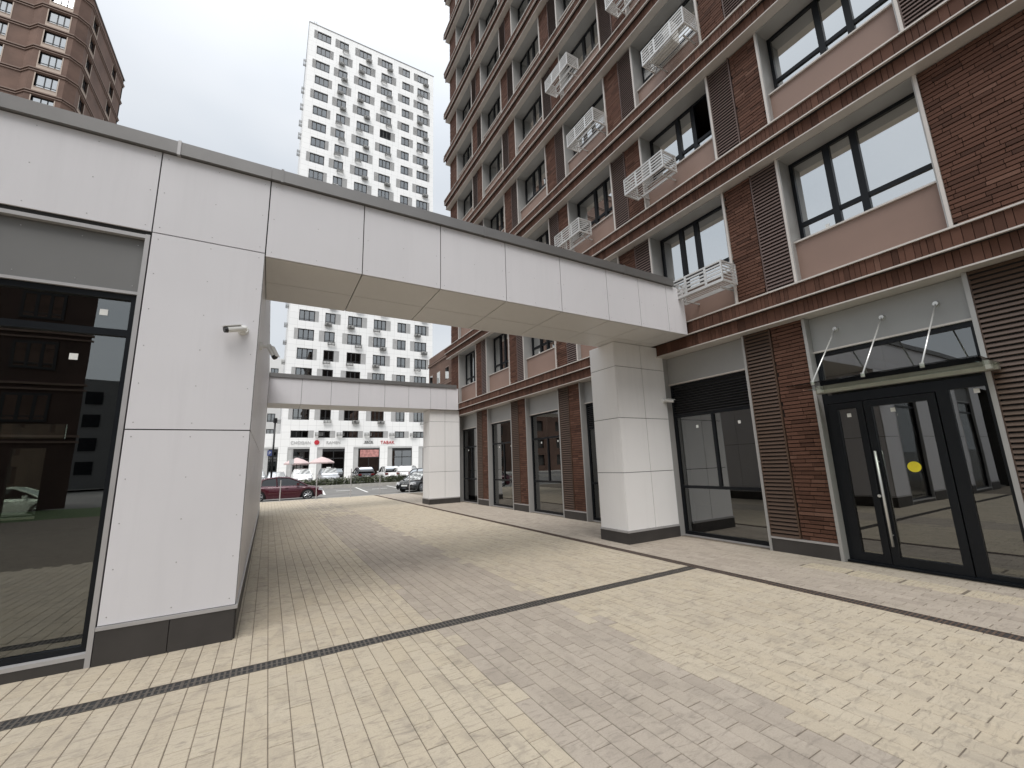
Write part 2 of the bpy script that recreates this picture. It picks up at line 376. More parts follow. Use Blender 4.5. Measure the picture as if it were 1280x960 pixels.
# ---- pavilion on the left
pav = thing('retail_pavilion', 'low white-panelled pavilion with dark glazing and grey parapet, left of the gateway', 'pavilion', (-6, YF, 0))
XL, YB = -12.4, 19.5
wq = MB()                                             # inner shell: roof slab, passage wall, left wall
wq.box(XL, XP-.03, YF+.03, YB-.03, 4.4, 5.15); wq.box(XP-.25, XP-.03, YF+.35, YB-.03, 0, 4.4); wq.box(XL, XL+.25, YF+.03, YB-.03, 0, 4.4)
backs = [(-7.05, -6.25, .42, 2.62), (-7.4, -5.85, 2.92, 3.4), (-9.6, -8.0, .42, 2.62), (-4.6, -3.6, .42, 2.62), (-11.4, -10.2, .42, 2.62)]
xs = sorted({XL+.25, XP-.25, *[b[0] for b in backs], *[b[1] for b in backs]}); zs = sorted({0, 4.4, *[b[2] for b in backs], *[b[3] for b in backs]})
for i in range(len(xs)-1):
    for j in range(len(zs)-1):
        cx, cz = (xs[i]+xs[i+1])/2, (zs[j]+zs[j+1])/2
        if not any(b[0] < cx < b[1] and b[2] < cz < b[3] for b in backs): wq.box(xs[i], xs[i+1], YB-.25, YB-.03, zs[j], zs[j+1])
wq.build('wall', 'interior_dark', pav)
B(XL+.25, XP-.25, YF+.2, YB-.25, .0, .05).build('floor', 'interior_floor', pav)
for b in backs: B(b[0], b[1], YB-.16, YB-.15, b[2], b[3]).build('rear_pane', 'glass_canopy', pav)
B(XL-.03, XP-.001, YF-.05, YB+.03, ZT+.001, ZC).build('parapet_cap', 'cap_metal', pav)
for xc in (-1.12, -4.2): B(xc, xc+.03, YF-.056, YF+.1, ZT-.01, ZC+.012).build('cap_seam', 'strip_metal', pav)
bays = [(-3.2, -1.25), (-6.23, -4.28), (-9.26, -7.31)]
edges = [XP, -1.25, -3.2, -4.28, -6.23, -7.31, -9.26, -10.34, XL]
for i in range(len(edges)-1):
    a, b = edges[i+1], edges[i]
    panel_y(pav, a, b, 4.21, ZT, YF)
    B(a, b, YF+.021, YF+.3, 4.18, 5.16).build('backing', 'core', pav)
    if i % 2 == 0:                                    # pier
        wc = (a+b)/2
        panel_y(pav, a, b, .325, 2.1, YF); panel_y(pav, a, b, 2.1, 4.21, YF)
        B(a+.004, b-.002, YF+.021, YF+.35, 0, 4.18).build('backing', 'core', pav)
        for u, v in ((a, wc), (wc, b)): B(u+.003, v-.003, YF-.012, YF+.02, .0, .292).build('plinth_panel', 'plinth', pav)
        B(a, b if i else b+.018, YF-.018, YF+.02, .293, .325).build('plinth_strip', 'strip_metal', pav)
for a, b in bays:
    w_ = B(a+.02, b-.02, YF+.16, YF+.2, 3.47, 4.2).build('window', 'anthracite', pav, label='tall dark shop window with grey panel above')
    f = MB()
    for u, v in ((a+.05, a+.1), (b-.1, b-.05)): f.box(u, v, YF+.07, YF+.15, .12, 3.5)
    f.box(a+.1, b-.1, YF+.07, YF+.15, .12, .17); f.box(a+.1, b-.1, YF+.07, YF+.15, 3.44, 3.5); f.box(a+.1, b-.1, YF+.075, YF+.145, 3.05, 3.12)
    f.build('frame', 'anthracite', w_)
    B(a+.1, b-.1, YF+.105, YF+.113, 3.12, 3.44).build('pane', 'glass_pavilion', w_)
    B(a+.1, b-.1, YF+.105, YF+.113, .17, 3.05).build('pane', 'glass_pavilion', w_)
    panel_y(w_, a+.05, b-.05, 3.53, 4.13, YF+.07, mat='dark_grey_panel', name='head_panel')
    t = MB(); t.box(b-.045, b-.006, YF-.004, YF+.16, .0, 4.17); t.box(a+.006, a+.045, YF-.004, YF+.16, 0, 4.17)
    t.box(a+.045, b-.045, YF+.01, YF+.16, 4.13, 4.17); t.box(a+.045, b-.045, YF+.04, YF+.16, 3.5, 3.53); t.box(a+.045, b-.045, YF-.004, YF+.16, .085, .12)
    t.build('trim', 'strip_metal', w_)
    B(a+.045, b-.045, YF+.0, YF+.14, 0, .084).build('plinth_panel', 'plinth', w_)
    for sxp, szp in ((b-.335, 3.26), (b-.5, 2.78)):
        B(sxp, sxp+.062, YF+.1005, YF+.1045, szp, szp+.062).build('sticker', 'sticker', w_)
# passage wall
y = YF+.02; k = 0
B(XP-.029, XP-.021, YF+.03, YB, 0, 5.15).build('backing', 'core', pav)
while y < YB-.1:
    y1 = min(y+1.56, YB)
    for z0, z1 in ((.325, 2.1), (2.1, ZB-.0), (ZB, ZT)):
        if z1 == ZT and (YF < (y+y1)/2 < 6.98): continue
        panel_x(pav, y, y1, z0, z1, XP, 1)
    B(XP-.03, XP+.012, y+.003, y1-.003, 0, .292).build('plinth_panel', 'plinth', pav)
    y = y1
B(XP-.03, XP+.018, YF+.021, YB, .293, .325).build('plinth_strip', 'strip_metal', pav)
# ---- gateway beams
def beam(label, xs, y0, y1, z0, z1, xcap, ymid):
    bm_ = thing('gateway_beam', label, 'beam', ((xs[0]+xs[-1])/2, y0, z0), group='panelled beams over the passage')
    B(xs[0], xs[-1]-.02, y0+.021, y1-.021, z0+.021, z1-.01).build('backing', 'core', bm_)
    for a, b in zip(xs[:-1], xs[1:]):
        panel_y(bm_, a, b, z0+.0, z1, y0)
        panel_y(bm_, a, b, z0+.0, z1, y1, rivets=False, sgn=1)
        panel_z(bm_, a, b, y0+.02, ymid, z0); panel_z(bm_, a, b, ymid, y1-.02, z0)
    B(xs[-1]-.022, xs[-1]-.002, y0+.022, y1-.022, z0+.022, z1-.01).build('end_panel', 'panel', bm_)
    B(xs[0], xcap, y0-.05, y1+.05, z1+.001, z1+.155).build('parapet_cap', 'cap_metal', bm_)
    for xc in [xs[0]+.1, xs[0]+2.9, xs[0]+5.9]: B(xc, xc+.03, y0-.056, y1+.056, z1-.01, z1+.166).build('cap_seam', 'cap_metal', bm_)
    return bm_
beam('white panelled beam bridging the passage in the foreground', [XP+.001, .91, 2.0, 3.1, 4.19, 5.26, 6.09, 6.89, 7.44], YF, 6.93, ZB, ZT, 7.1, 6.22)
beam('second, more distant white panelled beam at the far end of the passage', [XP+.001, .93, 2.0, 3.06, 4.12, 5.16, 6.16, 6.9, 7.5], 18.0, 19.45, ZB, ZT, 7.4, 18.75)
def column(label, x0, xm, x1, y0, y1):
    c = thing('portal_column', label, 'column', ((x0+x1)/2, (y0+y1)/2, 0), group='panelled columns under the beams')
    B(x0+.021, x1-.021, y0+.021, y1-.021, 0, ZB-.01).build('backing', 'core', c)
    zz = [.25, 1.39, 2.52, 3.63, ZB-.004]
    for a, b in zip(zz[:-1], zz[1:]):
        panel_y(c, x0, xm, a, b, y0, rivets=False, mat=LIT_PANEL); panel_y(c, xm, x1, a, b, y0, rivets=False, mat=LIT_PANEL); panel_y(c, x0, x1, a, b, y1, rivets=False, sgn=1, mat=LIT_PANEL)
        panel_x(c, y0+.02, y1-.02, a, b, x0, -1, mat=LIT_PANEL); panel_x(c, y0+.02, y1-.02, a, b, x1, 1, mat=LIT_PANEL)
    B(x0-.012, x1, y0-.012, y1+.012, 0, .215).build('plinth_panel', 'plinth', c)
    B(x0-.02, x1, y0-.02, y1+.02, .216, .25).build('plinth_strip', 'strip_metal', c)
column('square white-panelled column with dark base, nearer one beside the dark louvred window', 6.28, 7.06, 7.78, 6.42, 7.22)
column('far white-panelled column under the distant beam', 6.18, 6.9, 7.62, 18.16, 19.1)

# ------------------------------------------------------------------ brick building
bb = thing('brick_building', 'tall red-brown brick apartment building with cornices and louvres on the right', 'building', (12, 8, 0))
T = [4.47, 7.56, 10.40, 13.25, 16.08, 18.88, 21.66, 24.44, 27.25, 30.05, 32.85]
OP = [(1.50+3.03*k, 3.40+3.03*k) for k in range(6)]
YN, YE = -3.0, 19.62
XB = 8.40
wall = MB()
zones = []          # brick zones: (ylo, yhi, z0, z1)
louv = []           # louvre zones: (ylo, yhi, z0, z1, floor)
floors = [(0, T[0]-.54, 0)]+[(T[i], T[i+1]-.54, i+1) for i in range(len(T)-1)]
for z0, z1, n_ in floors:
    zb = z0+(.25 if n_ == 0 else .035)
    piers = [(YN, OP[0][0])]+[(OP[k][1], OP[k+1][0]) for k in range(5)]+[(OP[5][1], YE)]
    for i, (lo, hi) in enumerate(piers):
        wall.box(XF+.03, XB, lo+.03, hi-.03, z0, z1)
        if i == 0:
            if n_ == 0: louv.append((.2, hi-.045, zb, z1, n_)); zones.append((YN, .2, zb, z1))
            elif n_ % 2 == 0: louv.append((hi-.53, hi-.045, zb, z1, n_)); zones.append((YN, hi-.55, zb, z1))
            else: zones.append((YN, hi-.045, zb, z1))
        elif i == 6: zones.append((lo+.045, hi, zb, z1))
        elif n_ % 2 == 0: louv.append((hi-.53, hi-.045, zb, z1, n_)); zones.append((lo+.045, hi-.55, zb, z1))
        else: louv.append((lo+.045, lo+.53, zb, z1, n_)); zones.append((lo+.55, hi-.045, zb, z1))
        if n_ == 0:
            B(XF-.012, XF+.03, lo+.03, hi-.03, 0, .215).build('plinth_panel', 'plinth', bb)
            B(XF-.02, XF+.03, lo+.03, hi-.03, .216, .248).build('plinth_strip', 'strip_metal', bb)
for t in T: wall.box(7.62, 9.6, YN, YE+.12, t-.53, t-.275); wall.box(7.55, 9.6, YN, YE+.2, t-.275, t-.005)
wall.box(9.6, 24, YN, YE-.03, 3.7, 35); wall.box(XB, 24, YE-.03, YE+.0, 0, 34); wall.box(XB, 24, YN, YN+.03, 0, 34)
wallo = wall.build('wall', 'mortar', bb)
q = MB(); q.box(13, 24, YN+.03, YE-.04, 0, 3.7); q.build('rear_wall', 'interior_wall', bb)
B(XB-.3, 13, YN+.03, YE-.04, .0, .03).build('floor', 'interior_floor', bb)
for yy in (3.9, 10.0, 16.0): B(XB, 13, yy, yy+.15, .03, 3.7).build('partition', 'interior_wall', bb)
B(9.35, 9.59, YN+.03, YE-.04, 4.47, 33).build('inner_wall', 'interior_dark', bb)
# bricks
bl = []
for (lo, hi, z0, z1) in zones:
    z = z0+.004; r = 0
    while z < z1-.02:
        zt = min(z+.051, z1-.003); y = lo-random.random()*.27
        while y < hi:
            y1 = y+random.choice((.215, .28, .28, .295)); a, b = max(y, lo)+.003, min(y1, hi)-.003
            if b-a > .03:
                t = min(1, max(0, random.gauss(.45, .22))); bl.append((XF+random.uniform(-.004, .006), a, b, z, zt, t))
            y = y1
        z += .066
bl.sort(key=lambda c: -screen_area((c[0], c[1], c[3]), (c[0], c[2], c[3]), (c[0], c[2], c[4]), (c[0], c[1], c[4])))
for c in bl[:300]: q = MB(); q.brick(c[0], XF+.029, *c[1:]); q.build('brick', 'brick', wallo)
q = MB()
for c in bl[300:]:
    if c[2] > 0 or c[3] < 12: q.brick(c[0], XF+.029, *c[1:])
q.build('brickwork', 'brick', wallo, kind='stuff')
# cornices: two courses of upright bricks between metal strips
sl = []
for t in T:
    for xf, z0, z1 in ((7.52, t-.245, t-.004), (7.595, t-.515, t-.275)):
        y = YN
        while y < YE+(.2 if xf < 7.55 else .12):
            wd = random.choice((.065, .068, .07, .1, .14)); tt = min(1, max(0, random.gauss(.4, .18)))
            sl.append((xf+random.uniform(-.004, .004), y+.003, y+wd-.003, z0, z1, tt)); y += wd
sl.sort(key=lambda c: -screen_area((c[0], c[1], c[3]), (c[0], c[2], c[3]), (c[0], c[2], c[4]), (c[0], c[1], c[4])))
cor = []
for i, t in enumerate(T):
    q = MB(); q.box(7.49, 7.86, YN, YE+.22, t-.0035, t+.022); q.box(7.505, 7.64, YN, YE+.205, t-.270, t-.248); q.box(7.575, 8.15, YN, YE+.14, t-.540, t-.518)
    cor.append(q.build('cornice', 'trim', bb))
def corn(c): return min(range(len(T)), key=lambda i: abs(T[i]-.27-(c[3]+c[4])/2))
for c in sl[:300]: q = MB(); q.brick(c[0], c[0]+.06, *c[1:]); q.build('soldier_brick', 'brick', cor[corn(c)])
rest = {}
for c in sl[300:]: rest.setdefault(corn(c), []).append(c)
for i, cs in rest.items():
    q = MB()
    for c in cs: q.brick(c[0], c[0]+.06, *c[1:])
    q.build('soldier_bricks', 'brick', cor[i], kind='stuff')
# louvres: sloping slats in a thin frame
slat_mesh = {}
def slatm(w_, mat):
    k = (round(w_, 3), mat)
    if k not in slat_mesh:
        q = MB(); q.prism([(-.024, 0, -.026), (-.004, 0, .016), (.002, 0, .013), (-.014, 0, -.031)], (0, k[0], 0)); slat_mesh[k] = q.mesh('slat', mat)
    return slat_mesh[k]
items = []
for li, (lo, hi, z0, z1, n_) in enumerate(louv):
    f = MB(); f.box(XF-.012, XF+.03, lo-.006, lo+.018, z0, z1); f.box(XF-.012, XF+.03, hi-.018, hi+.006, z0, z1)
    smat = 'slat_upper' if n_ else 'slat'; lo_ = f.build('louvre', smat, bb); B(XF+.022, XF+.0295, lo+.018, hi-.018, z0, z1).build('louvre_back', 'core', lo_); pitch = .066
    z = z0+.03
    while z < z1-.02:
        a = screen_area((XF, lo, z), (XF, hi, z), (XF, hi, z+pitch), (XF, lo, z+pitch)); items.append((a, lo_, lo+.018, hi-.018, z, smat)); z += pitch
items.sort(key=lambda c: -c[0]); rest = {}
for a, p, lo, hi, z, sm_ in items[:300]: place('slat', slatm(hi-lo, sm_), p, (XF, lo, z))
for a, p, lo, hi, z, sm_ in items[300:]:
    rest.setdefault(p.name, (p, [], sm_))[1].append((lo, hi, z))
for p, cs, sm_ in rest.values():
    q = MB()
    for lo, hi, z in cs: q.prism([(XF-.024, lo, z-.026), (XF-.004, lo, z+.016), (XF+.002, lo, z+.013), (XF-.014, lo, z-.031)], (0, hi-lo, 0))
    q.build('slats', sm_, p, kind='stuff')
# upper windows --------------------------------------------------------------
def upper_window(lo, hi, z0, z1, n_, k):
    W = hi-lo; zs = z0+.88
    for u, v in ((lo-.045, lo-.006), (hi+.006, hi+.045)): B(XF-.03, XF+.05, u, v, z0+.034, z1).build('jamb_trim', 'trim', bb)
    rv = MB(); rv.box(XF-.02, 8.25, lo-.006, lo+.012, z0+.034, z1); rv.box(XF-.02, 8.25, hi-.012, hi+.006, z0+.034, z1); rv.box(XF-.02, 8.25, lo+.012, hi-.012, z1-.025, z1-.001)
    rv.build('reveal', 'reveal', bb)
    B(7.9, 8.3, lo+.012, hi-.012, z0+.034, zs-.02).build('spandrel_panel', 'spandrel', bb)
    B(7.865, 8.3, lo+.012, hi-.012, zs-.018, zs+.01).build('sill', 'trim', bb)
    xs0, xs1 = 8.13, 8.20; zi = zs+.012; zt = z1-.026
    ml_ = [lo+.012, lo+.012+.06]
    fr = [0, .466, .68, 1] if n_ % 2 else [0, .32, .545, 1]    # lights, seen from the near jamb
    yl = [lo+.014+(W-.028)*f for f in fr]
    f = MB(); f.box(xs0, xs1, yl[0], yl[0]+.06, zi, zt); f.box(xs0, xs1, yl[3]-.06, yl[3], zi, zt)
    f.box(xs0, xs1, yl[0]+.06, yl[3]-.06, zt-.06, zt); f.box(xs0, xs1, yl[0]+.06, yl[3]-.06, zi, zi+.035); ztr = zi+.34
    ys = [yl[0]+.06, yl[1]-.05, yl[1]+.05, yl[2]-.05, yl[2]+.05, yl[3]-.06]
    for i in (1, 3): f.box(xs0-.012, xs1, ys[i], ys[i+1], zi+.035, zt-.06)
    for i in (0, 2, 4): f.box(xs0, xs1, ys[i], ys[i+1], ztr, ztr+.075)
    wn = f.build('window', 'anthracite', bb)
    opened = (n_ == 2 and k == 1)
    for i, (a, b) in enumerate(((ys[0], ys[1]), (ys[2], ys[3]), (ys[4], ys[5]))):
        if not (opened and i == 0): B(xs0+.03, xs0+.038, a, b, ztr+.075, zt-.06).build('pane', 'glass_upper', wn)
        B(xs0+.03, xs0+.038, a, b, zi+.035, ztr).build('lower_pane', 'glass_upper', wn)
    if opened:                                        # casement swung inwards
        a, b = ys[0], ys[1]; q = MB(); q.box(xs1, xs1+b-a, a-.0, a+.05, ztr+.07, ztr+.13); q.box(xs1, xs1+b-a, a, a+.05, zt-.12, zt-.06); q.box(xs1+b-a-.06, xs1+b-a, a, a+.05, ztr+.13, zt-.12)
        q.build('casement', 'anthracite', wn)
    if random.random() < .12 and not opened:
        i = random.choice((0, 4)); a, b = ys[i]+.02, ys[i+1]-.02; q = MB(); u = a
        while u < b: q.box(8.3+.02*math.sin(u*60), 8.32+.02*math.sin(u*60), u, u+.02, zi+.1, zt-.05); u += .02
        q.build('curtain', 'curtain', wn)
    if n_ <= 2 and random.random() < .8: B(xs0+.024, xs0+.0285, ys[4]+.1, ys[4]+.16, zi+.12, zi+.2).build('sticker', 'sticker', wn)
for z0, z1, n_ in floors[1:]:
    for k, (lo, hi) in enumerate(OP): upper_window(lo, hi, z0, z1, n_, k)
# shop windows ---------------------------------------------------------------
def shop(k, dark_top):
    lo, hi = OP[k]; z1 = T[0]-.546
    for u, v in ((lo-.045, lo-.002), (hi+.002, hi+.045)): B(XF-.03, 8.1, u, v, 0, z1).build('jamb_trim', 'reveal', bb)
    zh = 3.30
    B(7.93, 8.0, lo, hi, zh+.02, z1-.002).build('head_panel', 'grey_panel', bb)
    B(7.90, 8.02, lo, hi, zh-.01, zh+.018).build('head_trim', 'trim', bb)
    xs0, xs1 = 7.96, 8.03; ztop = zh-.012
    f = MB(); f.box(xs0, xs1, lo, lo+.06, .03, ztop); f.box(xs0, xs1, hi-.06, hi, .03, ztop); f.box(xs0, xs1, lo+.06, hi-.06, .03, .10); f.box(xs0, xs1, lo+.06, hi-.06, ztop-.05, ztop)
    zt = 2.57 if dark_top else 2.45; ym = (lo+hi)/2-.05
    f.box(xs0, xs1, lo+.06, hi-.06, zt-.03, zt+.03); f.box(xs0, xs1, lo+.06, hi-.06, 1.0, 1.06); f.box(xs0, xs1, ym, ym+.06, 1.06, zt-.03)
    wn = f.build('shop_window', 'anthracite', bb, label='shop window with dark louvres above' if dark_top else 'tall shop window reflecting the street')
    for a, b, c, d in ((lo+.06, hi-.06, .10, 1.0), (lo+.06, ym, 1.06, zt-.03), (ym+.06, hi-.06, 1.06, zt-.03)):
        B(xs0+.03, xs0+.038, a, b, c, d).build('pane', 'glass_shop', wn)
    if dark_top:
        z = zt+.06
        B(xs1-.02, xs1, lo+.06, hi-.06, zt+.03, ztop-.05).build('louvre_back', 'core', wn)
        while z < ztop-.06: q = MB(); q.prism([(xs0-.01, lo+.06, z-.02), (xs0+.04, lo+.06, z+.018), (xs0+.045, lo+.06, z+.012), (xs0-.004, lo+.06, z-.026)], (0, hi-lo-.12, 0)); q.build('slat', 'slat_dark', wn); z += .055
    else: B(xs0+.03, xs0+.038, lo+.06, hi-.06, zt+.03, ztop-.05).build('pane', 'glass_shop', wn)
    B(7.94, 8.05, lo, hi, 0, .028).build('threshold', 'strip_metal', bb)
    for yy in (lo+.35, lo+1.3): B(xs0+.024, xs0+.0285, yy, yy+.055, 2.28, 2.34).build('sticker', 'sticker', wn)
for k in (1, 2): shop(k, True)
for k in (3, 4, 5): shop(k, False)
# entrance door bay ----------------------------------------------------------
lo, hi = OP[0]; z1 = T[0]-.546
for u, v in ((lo-.05, lo-.002), (hi+.002, hi+.05)): B(XF-.03, 8.1, u, v, 0, z1).build('jamb_trim', 'reveal', bb)
B(7.92, 8.0, lo, hi, 3.34, z1-.002).build('head_panel', 'grey_panel', bb); B(7.89, 8.02, lo, hi, 3.31, 3.338).build('head_trim', 'trim', bb)
f = MB(); X0, X1 = 7.94, 8.02
f.box(X0, X1, lo, lo+.06, 0, 3.31); f.box(X0, X1, hi-.06, hi, 0, 3.31); f.box(X0, X1, lo+.06, hi-.06, 3.24, 3.31); f.box(X0, X1, lo+.06, hi-.06, 2.44, 2.58)
f.box(X0, X1, 1.90, 2.03, 0, 2.44); f.box(X0, X1, lo+.06, 1.90, 0, .09)
dr = f.build('entrance_door', 'anthracite', bb, label='glazed black entrance door with long steel pull handle')
B(X0+.03, X0+.038, lo+.06, hi-.06, 2.58, 3.24).build('transom_pane', 'glass_shop', dr)
B(X0+.03, X0+.038, lo+.06, 1.90, .09, 2.44).build('side_pane', 'glass_shop', dr)
f = MB(); a, b = 2.04, 2.86
f.box(X0-.02, X1, a, a+.09, .03, 2.43); f.box(X0-.02, X1, b-.09, b, .03, 2.43); f.box(X0-.02, X1, a+.09, b-.09, .03, .15); f.box(X0-.02, X1, a+.09, b-.09, 2.33, 2.43); f.build('door_leaf', 'anthracite', dr)
B(X0+.02, X0+.028, a+.09, b-.09, .15, 2.33).build('door_pane', 'glass_shop', dr)
f = MB(); a, b = 2.87, 3.335
f.box(X0-.02, X1, a, a+.09, .03, 2.43); f.box(X0-.02, X1, b-.12, b, .03, 2.43); f.box(X0-.02, X1, a+.09, b-.12, .03, .15); f.box(X0-.02, X1, a+.09, b-.12, 2.33, 2.43); f.build('door_leaf', 'anthracite', dr)
B(X0+.02, X0+.028, a+.09, b-.12, .15, 2.33).build('door_pane', 'glass_shop', dr)
h = MB(); h.cyl((7.85, 2.80, .3), (7.85, 2.80, 1.66), .017, n=12)
for z in (.45, 1.5): h.cyl((7.85, 2.80, z), (7.93, 2.80, z), .01, n=8)
h.build('handle', 'steel', dr, smooth=True)
MB().cyl((7.905, 2.87, 1.0), (7.92, 2.87, 1.0), .022, n=12).build('lock', 'steel', dr)
MB().cyl((X0+.012, 2.42, 1.42), (X0+.018, 2.42, 1.42), .075, n=24).build('round_sticker', 'sticker_yellow', dr)
for yy, zz in ((2.5, 2.22), (3.05, 2.2), (1.62, 2.36)): B(X0+.012 if yy > 2 else X0+.024, X0+.017 if yy > 2 else X0+.028, yy, yy+.055, zz, zz+.06).build('sticker', 'sticker', dr)
B(7.86, 8.06, lo, hi, 0, .028).build('threshold', 'anthracite', dr)
# ------------------------------------------------------------------ glass canopy over the door
cp = thing('door_canopy', 'flat glass canopy hung on three steel rods above the glazed entrance', 'canopy', (7.3, 2.3, 2.66))
B(6.78, 7.76, 1.33, 3.36, 2.655, 2.672).build('glass_sheet', 'glass_canopy', cp)
B(7.66, 7.765, 1.36, 3.36, 2.595, 2.65).build('edge_reflection', 'canopy_reflection', cp)  # bar standing in for glass edge and underside reflection, painted olive
for i, yy in enumerate((3.03, 2.42, 1.82)):
    q = MB(); q.cyl((7.88, yy, 3.63), (6.86, yy, 2.68), .010, n=8); q.build('rod', 'steel', cp, smooth=True)
    q = MB(); q.cyl((7.93, yy, 3.64), (7.87, yy, 3.64), .04, .03, n=14); q.build('anchor', 'steel', cp)
    q = MB(); q.cyl((6.86, yy, 2.64), (6.86, yy, 2.70), .022, n=10); q.build('clamp', 'steel', cp)
for yy in (1.42, 3.27): MB().box(7.56, 7.658, yy-.025, yy+.025, 2.6, 2.654).build('bracket', 'steel', cp)

# ------------------------------------------------------------------ air conditioner baskets
def basket_meshes(Lb, D=.47, H=.43):
    fr = MB(); e = .03
    for x_ in (-D, -e):
        for y_ in (0, Lb-e): fr.box(x_, x_+e, y_, y_+e, 0, H)
        fr.box(x_, x_+e, e, Lb-e, 0, .055); fr.box(x_, x_+e, e, Lb-e, H-.03, H)
    for y_ in (0, Lb-e):
        fr.box(-D+e, -e, y_, y_+e, 0, .045); fr.box(-D+e, -e, y_, y_+e, H-.03, H)
    for y_ in (Lb*.28, Lb*.66): fr.box(-D+.002, -D+.012, y_, y_+.05, .055, H-.03)
    sl = MB(); sl.box(-D+.004, -D+.024, e, Lb-e, -.015, .015)
    ss = MB(); ss.box(-D+e, -e, .004, .02, -.011, .011)
    bt = MB(); bt.box(-.009, .009, e, Lb-e, .004, .016)
    br = MB(); br.box(-.002, .45, -.015, .015, -.03, -.002)
    return [q.mesh(n_, 'basket') for q, n_ in ((fr, 'frame'), (sl, 'front_slat'), (ss, 'side_slat'), (bt, 'floor_bar'), (br, 'bracket'))]
BM = basket_meshes(1.2)
def basket(y0, z, label):
    b = thing('air_conditioner_basket', label, 'basket', (7.72, y0, z), group='metal baskets under the windows of the brick building')
    Lb, D, H = 1.2, .47, .43
    local('frame', BM[0], b)
    for i in range(4): local('front_slat', BM[1], b, (0, 0, .115+i*.077))
    for i in range(5):
        local('side_slat', BM[2], b, (0, 0, .105+i*.063)); local('side_slat', BM[2], b, (0, Lb-.024, .10+i*.062))
    for i in range(5): local('floor_bar', BM[3], b, (-D+.08+i*.078, 0, 0))
    for y_ in (.2, 1.0): local('bracket', BM[4], b, (-.25, y_, 0))
    return b
basket(4.40, 4.93, 'white slatted basket just right of the near beam end, lowest of all')
basket(5.42, 8.10, 'white slatted basket under the open dark casement, second floor above the near beam')
basket(8.40, 8.10, 'white slatted basket peeping just above the parapet of the near beam')
basket(7.50, 11.02, 'white slatted basket one floor above the basket nearest the beam parapet')
bk = basket(4.50, 11.02, 'white slatted basket holding a white outdoor unit, near the upper right')
basket(8.45, 13.85, 'small white slatted basket high on the brick wall, left of the other baskets')
basket(5.50, 13.85, 'white slatted basket cut by the top edge of the picture')
ac = thing('outdoor_unit', 'white air conditioner unit standing inside a slatted basket', 'air conditioner', (7.5, 5.3, 11.06))
B(7.36, 7.62, 4.9, 5.55, 11.055, 11.6).build('casing', 'white_plastic', ac); MB().cyl((7.345, 5.3, 11.32), (7.359, 5.3, 11.32), .2, n=18).build('fan_guard', 'black_plastic', ac)

# ------------------------------------------------------------------ security cameras
def seccam(label, base, d_out, body_dir, arm=.07):
    b = Vector(base); o = Vector(d_out); d = Vector(body_dir).normalized()
    c = thing('security_camera', label, 'camera', base, group='bullet cameras on the white cladding')
    MB().cyl(b, b+o*.03, .058, .05, 16).build('mount', 'white_plastic', c, smooth=False)
    e = b+o*arm; MB().cyl(b+o*.02, e, .022, .02, 10).cyl(e-d*.03, e+d*.02, .03, n=10).build('arm', 'white_plastic', c)
    s = e+d*.015; MB().cyl(s, s+d*.14, .034, .034, 14).build('housing', 'white_plastic', c)
    up_ = Vector((0, 0, 1)); side = d.cross(up_).normalized(); u2 = side.cross(d)
    q = MB(); A = s+u2*.034; q.prism([A-side*.035, A+side*.035, A+side*.035+d*.175, A-side*.035+d*.175], u2*.008); q.build('hood', 'white_plastic', c)
    MB().cyl(s+d*.14, s+d*.172, .0345, .031, 14).build('lens', 'black_plastic', c)
seccam('white bullet camera on the front of the left pier, pointing left', (-.35, YF, 3.23), (0, -1, 0), (-.86, -.35, -.30))
seccam('white bullet camera on the passage side of the left pier', (XP, 6.1, 3.24), (1, 0, 0), (.35, -.3, -.75), .11)
seccam('small white camera on the near column beside the dark louvre', (7.68, 6.42, 2.93), (0, -1, 0), (.8, -.45, -.12))

# ------------------------------------------------------------------ white tower
tw = thing('white_tower', 'tall white apartment tower with regular windows and shops at street level', 'tower', (12.7, 79, 0))
TX0, TX1, TY, TZ = 1.2, 24.25, 70.0, 80.4
WC = [(2.6, 4.86), (6.35, 7.88), (9.8, 12.0), (13.9, 15.95), (17.9, 19.4), (20.95, 23.1)]
rows = [78.39-3.108*k for k in range(23)]
opens = []
for k, zc in enumerate(rows):
    for ci, (a, b) in enumerate(WC):
        wl = .42 if (ci == 5 and k % 2) else (.55 if ci == 0 else .78)
        opens.append((a-wl if k % 2 == 0 else a, b if k % 2 == 0 else b+wl, zc-.9, zc+.9, a, b, k, ci))
for ci, (a, b) in enumerate(WC): opens.append((a-.1, b+.75, 6.42, 7.5, a-.1, b, 23, ci))
wq = MB(); D0, D1 = TY, TY+.35
def bands(opens, x0, x1, z0, z1):
    byrow = {}
    for o in opens: byrow.setdefault((o[2], o[3]), []).append(o)
    ks = sorted(byrow); z = z0
    for zk in ks:
        wq.box(x0, x1, D0, D1, z, zk[0]); x_ = x0
        for o in sorted(byrow[zk]): wq.box(x_, o[0], D0, D1, zk[0], zk[1]); x_ = o[1]
        wq.box(x_, x1, D0, D1, zk[0], zk[1]); z = zk[1]
    wq.box(x0, x1, D0, D1, z, z1)
bands(opens, TX0, TX1, 5.02, TZ)
wq.box(TX0, TX0+.3, D1, TY+18, 5.02, TZ); wq.box(TX1-.3, TX1, D1, TY+18, 5.02, TZ); wq.box(TX0+.3, TX1-.3, TY+17.7, TY+18, 5.02, TZ); wq.box(TX0+.3, TX1-.3, D1, TY+17.7, TZ-.8, TZ-.5)
shops = [(-3.0, -.2), (.2-.9, 1.1), (2.25, 5.2), (6.2, 10.15), (11.4, 15.45), (16.7, 20.75), (21.85, 25.6)]
shops = [(-.9, 1.05), (2.25, 5.2), (6.2, 10.15), (11.4, 15.45), (16.7, 20.75), (21.85, 25.6)]
x_ = -8
for a, b in shops: wq.box(x_, a, D0, D1, .2, 5.02); x_ = b
